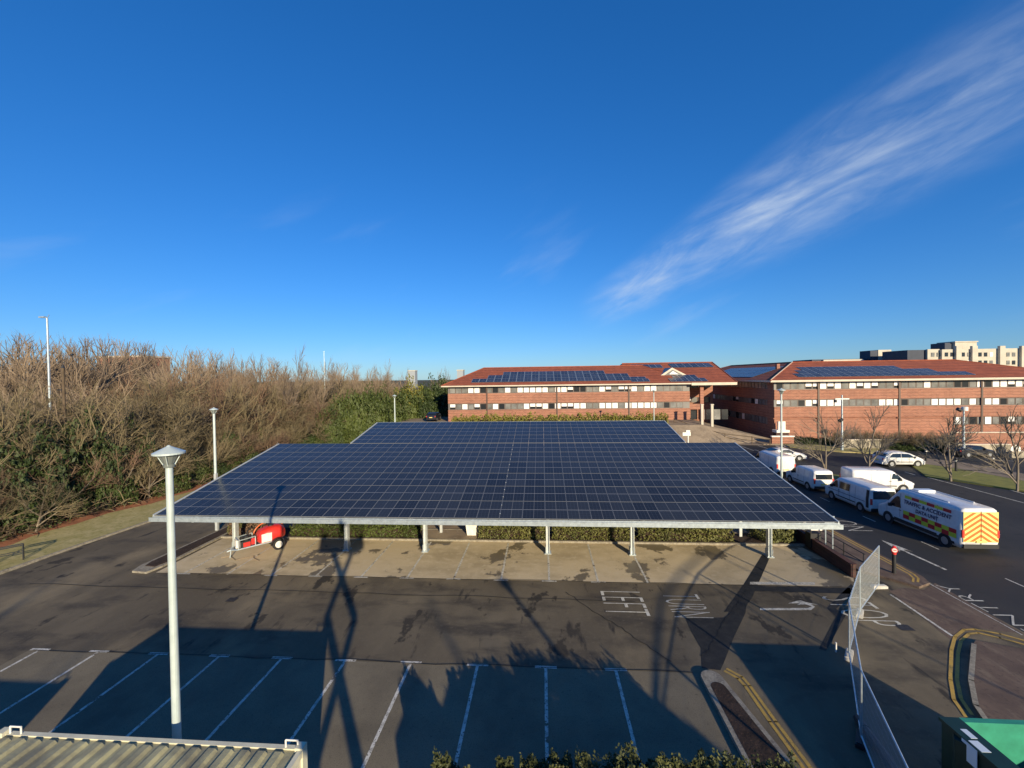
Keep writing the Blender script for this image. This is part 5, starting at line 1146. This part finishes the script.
# ------------------------------------------------------------------ plants
def bare_tree(seed, h, spread, stems, upw, levels, kids_n, tw, twn, thick=1.0, droop=0, twl=.5, rt=1.25, l0=.38):
    rnd = random.Random(seed); T = MB(); C = MB()
    def rv(): return Vector((rnd.gauss(0,1), rnd.gauss(0,1), rnd.gauss(0,1))).normalized()
    def twig(p, d, ln, w_):
        s = d.cross(rv()).normalized()*w_; q = p+d*ln*.5+rv()*ln*.08; e = p+d*ln+rv()*ln*.12
        C.add([p-s, p+s, q+s*.7, q-s*.7, e], [(0,1,2,3),(3,2,4)])
    def grow(p, d, ln, r, lv):
        nseg = 3; pts = [p]
        for i in range(nseg):
            d = (d + rv()*(.17 if lv or stems > 1 else .03) + Vector((0,0,upw))*.12).normalized(); q = pts[-1]+d*ln/nseg
            (T if lv < 2 else C).cyl(pts[-1], q, r*(1-.25*i/nseg), r*(1-.25*(i+1)/nseg), 6 if lv == 0 else (4 if lv == 1 else 3), caps=False); pts.append(q)
        if lv >= levels-1:
            for k in range(twn):
                t = rnd.random(); b = pts[0].lerp(pts[-1], .15+.85*t); dd = (d + rv()*rt + Vector((0,0,upw*.5-droop))).normalized(); twig(b, dd, twl*rnd.uniform(.4,1.3), tw)
            return
        for k in range(kids_n):
            t = rnd.uniform(.35,1) if k else 1.0; i = min(nseg-1, int(t*nseg)); b = pts[i].lerp(pts[i+1], t*nseg-i)
            side = rv(); side = (side - d*side.dot(d)).normalized(); ang = rnd.uniform(.35,.95) if k else .15
            dd = (d*math.cos(ang)+side*math.sin(ang)*spread+Vector((0,0,upw))*.3).normalized()
            grow(b, dd, ln*rnd.uniform(.55,.8), r*.6, lv+1)
    for s in range(stems):
        a = 2*math.pi*(s+rnd.random()*.6)/stems; tilt = 0.02 if stems == 1 else rnd.uniform(.15,.6)
        d = Vector((math.cos(a)*tilt, math.sin(a)*tilt, 1)).normalized(); grow(Vector((math.cos(a)*.15*(stems>1), math.sin(a)*.15*(stems>1), -.1)), d, h*l0, .035*h*thick/ (1 if stems == 1 else 1.8), 0)
    zm = max(v[2] for v in C.v); k = h/zm
    for X in (T, C): X.v = [(v[0]*k, v[1]*k, v[2]*k) for v in X.v]
    return T, C
def place_proto(name, T, C, mt, mc, loc, label, cat, group):
    r_ = root(name, loc, label, cat, 0, group); T.build('trunk', mt, r_); C.build('crown', mc, r_); return r_
def inside(x, y):                        # east limit of the wood at a given y
    for (a, b), (c, d) in zip(we, we[1:]):
        if b <= y <= d: return a+(c-a)*(y-b)/(d-b)
    return we[-1][0] if y > we[-1][1] else we[0][0]
shr = []
lab_mid = ['olive brown bare many stemmed tree in the thicket left of the canopy', 'russet twigged bare tree in the thicket left of the canopy', 'grey brown leafless spreading tree in the thicket left of the canopy']
for k in range(5):
    T, C = bare_tree(100+k, 1.0, 1.0, 4, .22, 4, 5, .0011, 6, .62, twl=.11)
    mc = [m_twig_o, m_twig_r, m_twig_o, m_twig_p, m_twig_o][k]; mt = [m_bark, m_bark, m_twig_o, m_bark, m_twig_o][k]
    shr.append((T, C, mt, mc, lab_mid[[0,1,0,2,0][k]]))
protos = [None]*5; cnt_mid = 0
def put_mid(k, x, y, h, wsc=1.0):
    global cnt_mid
    T, C, mt, mc, lb = shr[k]; cnt_mid += 1; rz = random.random()*6.28
    if protos[k] is None:
        r_ = place_proto('bare_tree', T, C, mt, mc, (x,y,0), lb, 'bare tree', 'bare trees of the thicket left of the canopy'); r_.rotation_euler = (0,0,rz); r_.scale = (h*wsc,h*wsc,h); protos[k] = r_; return r_
    return copies(protos[k], (x,y,0), rz, (h*wsc,h*wsc,h))
y = 14.0
while y < 96:
    for row in range(5):
        off_ = 2.6+row*3.2; x = inside(0,y)-off_+random.uniform(-1,1); yy = y+random.uniform(-1.2,1.2)
        if row == 0 and random.random() < .35: continue
        h = [5.0,7.0,8.6,9.6,10.4][row]*random.uniform(.85,1.15)
        if yy > 60: h *= 1.08
        k = random.choice([0,0,1,2,3,4] if row > 1 else [0,2,4,1])
        if y < 24 and row > 2: h *= .8
        if 27 < y < 60 and row > 1: h *= 1.12
        if y < 34 and row > 3: continue
        put_mid(k, x, yy, h, random.uniform(.9,1.25))
    y += 3.1
tall = []
for k in range(3):
    T, C = bare_tree(200+k, 1.0, .9, 1, .42, 5, 4, .0007, 4, .55, twl=.07, rt=.9); tall.append((T, C))
tp = [None]*3; lt = 'tall pale grey bare tree standing on the skyline behind the thicket'
def put_tall(k, x, y, h, w_=1.0, label=None, group='tall bare trees behind the thicket'):
    if tp[k] is None:
        T, C = tall[k]; r_ = place_proto('bare_tree', T, C, m_bark, m_twig_p, (x,y,0), label or lt, 'bare tree', group); tp[k] = r_; r_.scale = (h*w_,h*w_,h); return r_
    return copies(tp[k], (x,y,0), random.random()*6.28, (h*w_,h*w_,h), label)
for i in range(96):
    px = -40+ i*4.7 + random.uniform(-2,2); sky_y = 337 if px < 110 else (337+(px-110)*.125 if px < 310 else 362+(px-310)*.08)
    Y = random.uniform(48, 75) if px < 200 else random.uniform(70, 110)
    p = AY(px, sky_y+random.uniform(-3,9), Y)
    if p.x > inside(0,Y)-6 and px < 400: p = AY(px, sky_y+random.uniform(-2,8), Y*1.25)
    put_tall(i%3, p.x, p.y, p.z*1.05, random.uniform(.7,1.0))
for px, sy_, Y in ((286,338,60),(316,352,66),(382,354,90),(372,362,85),(436,366,120),(447,365,120),(232,352,58)):
    p = AY(px, sy_, Y); put_tall(px%3, p.x, p.y, p.z, .6, 'feathery bare tree standing higher than the rest of the skyline')
# evergreen bushes
def leafbush(seed, n_, size, shape=(1,1,1), lump=.35):
    rnd = random.Random(seed); mb = MB()
    for i in range(n_):
        d = Vector((rnd.gauss(0,1), rnd.gauss(0,1), abs(rnd.gauss(0,.8)))).normalized()
        nv = noise.noise(d*2.3+Vector((seed,0,0)))+.5*noise.noise(d*5.1+Vector((0,seed,0)))
        rad = (1+lump*nv)*rnd.uniform(.55,1.0)**.45
        p = Vector((d.x*shape[0]*rad, d.y*shape[1]*rad, .05+d.z*shape[2]*rad*.95))
        nrm = (d+Vector((rnd.gauss(0,.6),rnd.gauss(0,.6),rnd.gauss(0,.6)))).normalized(); a = nrm.orthogonal().normalized(); b = nrm.cross(a); t = rnd.random()*6.28
        a, b = a*math.cos(t)+b*math.sin(t), b*math.cos(t)-a*math.sin(t); s_ = size*rnd.uniform(.5,1.2)
        mb.add([p-a*s_, p+b*s_*.55, p+a*s_, p-b*s_*.55], [(0,1,2,3)])
    return mb
bm_ = [leafbush(k, 5200, .052) for k in range(3)] + [leafbush(9, 5200, .045, lump=.12)]
bp = {}
def put_bush(k, m, x, y, sx, sz, label, name='evergreen_bush', cat='evergreen bush', group='evergreen bushes of the thicket', sy=None, z=0.0):
    key = (k, m.name)
    if key not in bp:
        r_ = root(name, (x,y,z), label, cat, 0, group); bm_[k].build('foliage', m, r_)
        mb = MB()
        for t in range(5): mb.cyl((0,0,0),(math.cos(t*1.3)*.4,math.sin(t*1.3)*.4,.7),.03,.01,5)
        mb.build('stem', m_bark, r_); bp[key] = r_; r_.scale = (sx, sy or sx, sz); r_.rotation_euler = (0,0,random.random()*6); return r_
    return copies(bp[key], (x,y,z), random.random()*6.28 if sy is None else 0, (sx, sy or sx, sz), label, group)
for (Y, off_, sx, h) in ((22,2.6,2.2,3.4),(24.5,3.6,2.4,4.4),(27,2.8,2.2,4.2),(27.5,5.2,2.6,6.0),(29.5,3.4,2.5,5.2),(30.5,6.0,2.8,7.0),(32.5,3.0,2.3,5.0),(33,6,2.7,7.2),(35.5,3.4,2.2,4.6),(36.5,6.2,2.6,6.4),(39,3.0,2.0,3.8),(41,5.4,2.2,5.0),(25,6.4,2.5,5.6),(46,3.4,2.0,4.0)):
    put_bush(int(Y)%3, m_leaf_d, inside(0,Y)-off_, Y, sx, h, 'dark green ivy covered mass at the left, in front of the bare trees')
y = 36.0
while y < 92:
    for row in range(2):
        x = inside(0,y)-1.6-row*2.6+random.uniform(-.6,.6); m = random.choice([m_leaf_g,m_leaf_d,m_leaf_g]); 
        if random.random() < .7: put_bush(random.randrange(3), m, x, y+random.uniform(-1,1), random.uniform(1.2,2.2), random.uniform(1.6,3.0)+row*.9, 'green undergrowth bush along the wood edge beyond the left canopy end')
    y += 2.6
for px, sy_, Y, sx in ((352,393,68,3.2),(365,391,72,3.4),(380,392,76,3.0),(395,396,80,2.6),(410,385,84,4.0),(423,388,84,3.4),(405,392,80,3.6),(340,398,66,3),(372,400,70,3),(330,408,62,2.4),(390,404,74,3)):
    p = AY(px, sy_, Y); put_bush(px%3, m_leaf_g if px != 410 else m_leaf_y, p.x, Y, sx, p.z, 'broad green evergreen beyond the stepped left corner of the canopy')
for px, sy_, Y, sx in ((434,384,88,3.4),(444,380,92,3.6),(428,398,80,2.5),(441,392,84,3)):
    p = AY(px, sy_, Y); put_bush(px%3, m_leaf_d, p.x, Y, sx, p.z, 'very dark conifer mass against the left end of the offices', 'conifer', 'conifer', 'dark conifers by the offices')
# bramble tangle along the wood edge: nobody could count it
rnd = random.Random(5); mb = MB(); mg = MB()
def rv(): return Vector((rnd.gauss(0,1), rnd.gauss(0,1), rnd.gauss(0,.6))).normalized()
for i in range(26000):
    y = 12+84*rnd.random()**1.35; o_ = rnd.random()**1.2*16; x = inside(0,y)-.2-o_; hmax = min(4.6, .5+o_*.62)*(1+.35*noise.noise(Vector((x*.3,y*.3,0)))); z_ = hmax*rnd.random()**.6
    d = rv(); w_ = rnd.uniform(.01,.028); ln = rnd.uniform(.5,1.5); s = d.cross(rv()).normalized()*w_; p = Vector((x,y,max(.02,z_))); q = p+d*ln*.5+Vector((0,0,.12*ln)); e = p+d*ln
    mb.add([p-s,p+s,q+s,q-s,e], [(0,1,2,3),(3,2,4)], 0 if rnd.random() < .75 else 1)
tag(mb.build('bramble_thicket', [m_twig_b, m_twig_o]), 'tangled brown bramble filling the edge of the wood above the grass verge', 'brambles', kind='stuff')
for i in range(30000):
    y = 12+84*rnd.random()**1.3; o_ = rnd.random()*14; x = inside(0,y)-.1-o_; c = noise.noise(Vector((x*.22,y*.22,3)))
    if c < -.02: continue
    hmax = min(3.8, .3+o_*.5); z_ = hmax*rnd.random()**.5; d = rv(); a = d.orthogonal().normalized(); b = d.cross(a); s_ = rnd.uniform(.05,.13); p = Vector((x,y,z_+.03))
    mg.add([p-a*s_, p+b*s_*.6, p+a*s_, p-b*s_*.6], [(0,1,2,3)])
tag(mg.build('ivy_ground_cover', m_leaf_d), 'dark ivy and green weeds spread through the bramble edge of the wood', 'ivy', kind='stuff')

# hedges: boxes of leaves
def hedge(name, x0, x1, y0, y1, h, m, label, zb=.09, n_=None, s_=.07, group=None, seed=1, jag=.12):
    rnd = random.Random(seed); r_ = root(name, ((x0+x1)/2,(y0+y1)/2,zb), label, 'hedge', 0, group); O = r_.location; mb = MB()
    n_ = n_ or int((x1-x0)*(y1-y0+2*h)*260)
    for i in range(n_):
        x = rnd.uniform(x0,x1); y = rnd.uniform(y0,y1); hh = h*(1+jag*2*noise.noise(Vector((x*1.3,y*1.3,seed)))+jag*noise.noise(Vector((x*5,y*5,seed)))); 
        k = rnd.random()
        if k < .5: z_ = hh*rnd.uniform(.8,1.03)
        elif k < .85: z_ = hh*rnd.random(); y = y0+rnd.random()**2*.25
        else: z_ = hh*rnd.random()
        d = Vector((rnd.gauss(0,.7), rnd.gauss(-.3,.7), rnd.gauss(.5,.6))).normalized(); a = d.orthogonal().normalized(); b = d.cross(a); t = rnd.random()*6.28; a, b = a*math.cos(t)+b*math.sin(t), b*math.cos(t)-a*math.sin(t)
        q = s_*rnd.uniform(.5,1.2); p = Vector((x,y,zb+z_))
        mb.add([p-a*q, p+b*q*.6, p+a*q, p-b*q*.6], [(0,1,2,3)])
    mb.build('foliage', m, r_, off=O)
    mb = MB(); mb.b2((x0+.18,y0+.22,zb),(x1-.18,y1-.15,zb+h*.72)); mb.build('woody_core', m_soil, r_, off=O)
    return r_
hx = lambda px: AY(px,530,26.3).x
hedge('hedge', hx(292), hx(420), 26.0, 27.2, .62, m_leaf_g, 'grassy green hedge right of the red bowser', seed=2, jag=.3)
hedge('hedge', hx(479), hx(548), 26.0, 27.2, .75, m_leaf_h, 'clipped olive hedge right of the pale planter', seed=3)
hedge('hedge', hx(552), hx(634), 26.0, 27.2, .78, m_leaf_h, 'clipped olive hedge between the middle canopy posts', seed=4)
hedge('hedge', hx(637), hx(732), 26.0, 27.2, .72, m_leaf_h, 'clipped olive hedge behind the fifth canopy post', seed=5)
hedge('hedge', -20.5, -17.5, 26.0, 27.2, .55, m_twig_r, 'dead brown growth at the left end of the planting strip', seed=6, jag=.5)
p = AY(772,535,27); put_bush(1, m_leaf_h, p.x, 27.0, 1.25, 1.5, 'rounded shrub beside the right hand canopy post', 'shrub', 'shrub', 'garden shrubs', z=.09)
p = AY(245,535,27.2); put_bush(2, m_leaf_h, p.x, 27.0, .9, .9, 'small shrub behind the red bowser', 'shrub', 'shrub', 'garden shrubs', z=.09)
put_bush(0, m_leaf_h, AY(472,535,26.7).x, 26.8, .38, .4, 'small plant growing in the pale square planter', 'shrub', 'shrub', 'garden shrubs', z=.76)
# hedge in front of the left offices
a, b = AY(452,420,66.5), AY(668,420,66.5); xm_ = (a.x+b.x)/2
zt_ = AY(560,417.5,66.5).z
hedge('hedge', a.x, xm_, 66, 68, zt_-2.2, m_leaf_y, 'yellow green hedge in front of the left half of the left office block', zb=2.2, seed=7, s_=.16, n_=5000, jag=.4)
hedge('hedge', xm_+.1, b.x, 66, 68, zt_-2.2, m_leaf_y, 'yellow green hedge in front of the right half of the left office block', zb=2.2, seed=8, s_=.16, n_=5000, jag=.4)
# near hedge along the lower edge
for (x0, x1, y0, h, sd, lb) in ((-2.55,-1.75,8.6,1.5,11,'small leafy clump at the lower edge just right of the container'),(-1.15,-.75,8.7,1.42,15,'tiny leafy tuft at the lower edge between two hedge clumps'),(-.6,.55,8.5,1.62,12,'leafy clump at the lower edge left of the white bay line in the middle'),(.62,2.6,8.4,1.75,13,'thick leafy hedge at the lower edge below the right hand bay line'),(2.65,5.3,8.4,1.72,14,'leafy hedge at the lower edge beside the kerb island')):
    hedge('hedge', x0, x1, y0, 9.4, h, m_leaf_n, lb, zb=0, seed=sd, s_=.038, n_=int(9000*(x1-x0)+2500), jag=.2)

# street trees by the offices
sp_ = [(826,476,402,'slender bare street tree left of the white panel van, against the offices'),(869,471,398,'bare street tree just left of the white people carrier'),(951,480,402,'bare street tree with dark spreading branches in the middle of the verge'),(1017,490,392,'bare street tree on the verge at the right edge of the photo')]
for k, (px, py, ty, lb) in enumerate(sp_):
    p = G(px,py,.1); h = AY(px,ty,p.y).z; T, C = bare_tree(300+k, 1.0, 1.0, 1, .25, 4, 5, .0013, 4, .42, twl=.13, rt=.7, l0=.45)
    r_ = place_proto('street_tree', T, C, m_bark, m_twig_d, (p.x,p.y,.05), lb, 'bare street tree', 'street trees in front of the right offices'); r_.scale = (h*1.05,h*1.05,h)
# dark shrub row standing in for the shade before the right offices
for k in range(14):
    px = 800+k*12; Y = 63.5-k*.55; p = AY(px, 432+k*1.0, Y); put_bush(k%3, m_leaf_d, p.x, Y, 1.7, .9+.02*k, 'low dark shrub added in place of the shadow at the foot of the right office block', 'shrub', 'shrub', 'low shrubs standing in for shade before the right offices')
for k in range(10):
    px = 835+k*13; p = AY(px, 428+k*1.6, 61-k*.5); 
    copies(protos[0], (p.x,p.y,0), k*1.1, (2.6,2.6,2.8), 'low leafless bush in the row before the right office block', 'low leafless bushes before the right offices')

# ------------------------------------------------------------------ what stands behind the viewer and throws the shadows
r_ = root('scissor_lift', (-.1,-.85,0), 'scissor lift that carries the viewer', 'scissor lift')
mb = MB(); mb.b2((-1.2,-.6,.35),(1.2,.6,1.3)); mb.build('chassis', m_liftor, r_)
for sx in (-.85,.85):
    for s in (-1,1): mb = MB(); mb.cyl((sx,s*.5,.35),(sx,s*.68,.35),.35,n=18); mb.build('wheel', m_tyre, r_)
z_ = 1.4
for lev in range(3):
    for s in (-.14,.14):
        for a in (-1,1):
            mb = MB(); mb.cyl((-a*.62,s,z_),(a*.62,s,z_+2.18),.085,n=4); mb.build('scissor_arm', m_liftor, r_)
    z_ += 2.18
mb = MB(); mb.b2((-1.25,-.5,7.94),(1.15,.42,8.14)); mb.b2((-1.25,-.5,8.14),(-1.22,.42,8.75)); mb.b2((1.12,-.5,8.14),(1.15,.42,8.75)); mb.b2((-1.22,-.5,8.14),(1.12,-.47,8.75)); mb.build('platform', m_liftor, r_)
for x, y in ((-1.23,-.48),(-1.23,.4),(1.13,-.48),(1.13,.4),(-.05,-.48)):
    mb = MB(); mb.cyl((x,y,8.14),(x,y,9.24),.03,n=6); mb.build('guard_post', m_liftor, r_)
for zz in (8.95,9.24):
    mb = MB()
    for a, b in (((-1.23,-.48),(1.13,-.48)),((-1.23,.4),(1.13,.4)),((-1.23,-.48),(-1.23,.4)),((1.13,-.48),(1.13,.4))): mb.cyl((*a,zz),(*b,zz),.03,n=6)
    mb.build('guard_rail', m_liftor, r_)
# photographer
def skin_person(name, J, E_, RR, loc, label):
    me = bpy.data.meshes.new('body'); me.from_pydata(J, E_, []); o = bpy.data.objects.new('body', me); col.objects.link(o)
    md = o.modifiers.new('skin', 'SKIN'); o.modifiers.new('sub', 'SUBSURF').levels = 1
    for i, r in enumerate(RR): me.skin_vertices[0].data[i].radius = (r, r)
    dg = bpy.context.evaluated_depsgraph_get(); m2 = bpy.data.meshes.new_from_object(o.evaluated_get(dg)); bpy.data.objects.remove(o)
    p_ = bpy.data.objects.new(name, m2); col.objects.link(p_); p_.location = loc; m2.materials.clear(); m2.materials.append(m_jack)
    for f in m2.polygons: f.use_smooth = True
    tag(p_, label, 'person'); return p_
J = [(0,0,.95),(0,0,1.2),(0,0,1.42),(0,.02,1.52),(0,.03,1.62),(0,.04,1.74),(-.19,0,1.4),(-.24,.12,1.16),(-.08,.4,1.38),(-.03,.5,1.45),(.19,0,1.4),(.24,.12,1.16),(.08,.4,1.38),(.03,.5,1.45),(-.1,0,.9),(-.12,.02,.5),(-.13,-.02,.08),(-.13,.14,.04),(.1,0,.9),(.12,.02,.5),(.13,-.02,.08),(.13,.14,.04)]
E_ = [(0,1),(1,2),(2,3),(3,4),(4,5),(2,6),(6,7),(7,8),(8,9),(2,10),(10,11),(11,12),(12,13),(0,14),(14,15),(15,16),(16,17),(0,18),(18,19),(19,20),(20,21)]
RR = [.16,.15,.17,.06,.095,.08,.07,.05,.035,.03,.07,.05,.035,.03,.1,.065,.045,.045,.1,.065,.045,.045]
skin_person('person', J, E_, RR, (-.15,-.78,8.14), 'person on the lift platform holding a phone out over the rail')
# trees and houses behind, whose shadows lie on the near bays and the lane
def big_ever(x, y, h, rx, label, k=0):
    put_bush(k, m_leaf_d, x, y, rx, h*.7, label, 'evergreen_tree', 'evergreen tree', 'evergreen trees behind the viewer', z=h*.3)
    mb = MB(); mb.cyl((x,y,0),(x,y,h*.6),.28,.15,8); 
    return mb
def caster(px, py, h):                   # where something h tall must stand to shade this ground point
    p = G(px,py); k = h/math.tan(R(SEL)); return p.x+math.sin(R(SAZ))*k, p.y-math.cos(R(SAZ))*k
for i, (px, py, h, rx, dn) in enumerate(((500,669,5.6,1.9,0),(560,664,6.2,2.4,0),(612,676,6.0,1.9,0),(425,725,4.6,1.8,0),(520,740,5.2,2.6,0),(600,745,5.4,2.4,0),(468,700,5.0,1.8,0))):
    x, y = caster(px,py,h); r_ = put_bush(3, m_leaf_g if i else m_leaf_d, x, y, rx, h*.98, 'dense round evergreen behind the viewer', 'evergreen_tree', 'evergreen tree', 'evergreen trees behind the viewer')
    mb = MB(); nr = 14
    for a_ in range(9):
        t = a_/8*math.pi/2; rr_ = .98*math.cos(t)+.001; zz = 1.02*math.sin(t)
        for b_ in range(nr): q_ = 2*math.pi*b_/nr; mb.v.append((rr_*math.cos(q_), rr_*math.sin(q_), zz))
    for a_ in range(8):
        for b_ in range(nr): mb.f.append((a_*nr+b_, a_*nr+(b_+1)%nr, (a_+1)*nr+(b_+1)%nr, (a_+1)*nr+b_)); mb.m.append(0)
    mb.build('shadow_core', m_leaf_d, r_)  # solid dome added so the leaves throw an unbroken shadow
x, y = caster(420,682,3.5); x, y = caster(434,676,3.3); r_ = root('garden_shed', (x,y,0), 'shed with two small gables behind the viewer', 'shed')
mb = MB(); mb.b2((-1.1,-1.2,0),(1.3,0,2.9)); mb.build('wall', m_brick, r_)
for k in (-.56,.56):
    mb = MB(); mb.add([(k-.55,0,2.9),(k+.55,0,2.9),(k,0,3.3),(k-.55,-1.2,2.9),(k+.55,-1.2,2.9),(k,-1.2,3.3)], [(0,2,1),(3,4,5),(0,3,5,2),(1,2,5,4)]); mb.build('roof', m_roof, r_)
mb = MB(); mb.b2((1.0,.0,0),(1.9,.03,2.0)); mb.build('door', m_frame, r_)
# flag poles and a bent stem standing for a jointed lift behind: thin shadows on the aisle and lane
for i, (px, py, h) in enumerate(((709,552,9.5),(684,571,9.0),(653,648,8.0),(890,594,8.5))):
    x, y = caster(px,py,h); r_ = root('flag_pole', (x,y,0), 'slim pole behind the viewer', 'pole', 0, 'slim poles behind the viewer')
    mb = MB(); mb.cyl((0,0,0),(0,0,h),.055,.04,8); mb.build('pole', m_galv, r_); mb = MB(); mb.cyl((0,0,h),(0,0,h+.12),.07,.02,8); mb.build('finial', m_galv, r_)
r_ = root('bent_shadow_stem', (0,0,0), 'unseen bent stem added behind the viewer for its shadow', 'bare tree')
pp = [((655,700),3.0),((657,640),5.2),((661,600),6.6),((680,574),7.8),((706,551),8.8)]; q = []
bx, by_ = caster(655,700,3.0)
for (pxy, h) in pp:
    x, y = caster(*pxy, h); q.append(Vector((x,y,h)))
r_.location = (q[0].x,q[0].y,0); mb = MB(); mb.cyl((0,0,0),(0,0,3.0),.07,.06,8); mb.build('trunk', m_bark, r_)
mb = MB()
for a, b in zip(q, q[1:]): mb.cyl(a-Vector(r_.location), b-Vector(r_.location), .055, .05, 8)
mb.build('bent_arm', m_bark, r_)
r_.name = 'bare_tree'  # bent shape added unseen for its shadow; stands for a jointed lift
# bare trees well behind give the soft streaks over the left of the aisle
for i, (px, py, h) in enumerate(((40,600,14),(110,590,13),(20,560,15),(60,640,13),(455,585,15))):
    x, y = caster(px,py,h); copies(tp[i%3], (x,y,0), i, (h*.8,h*.8,h), 'tall bare tree behind the viewer', 'bare trees behind the viewer')
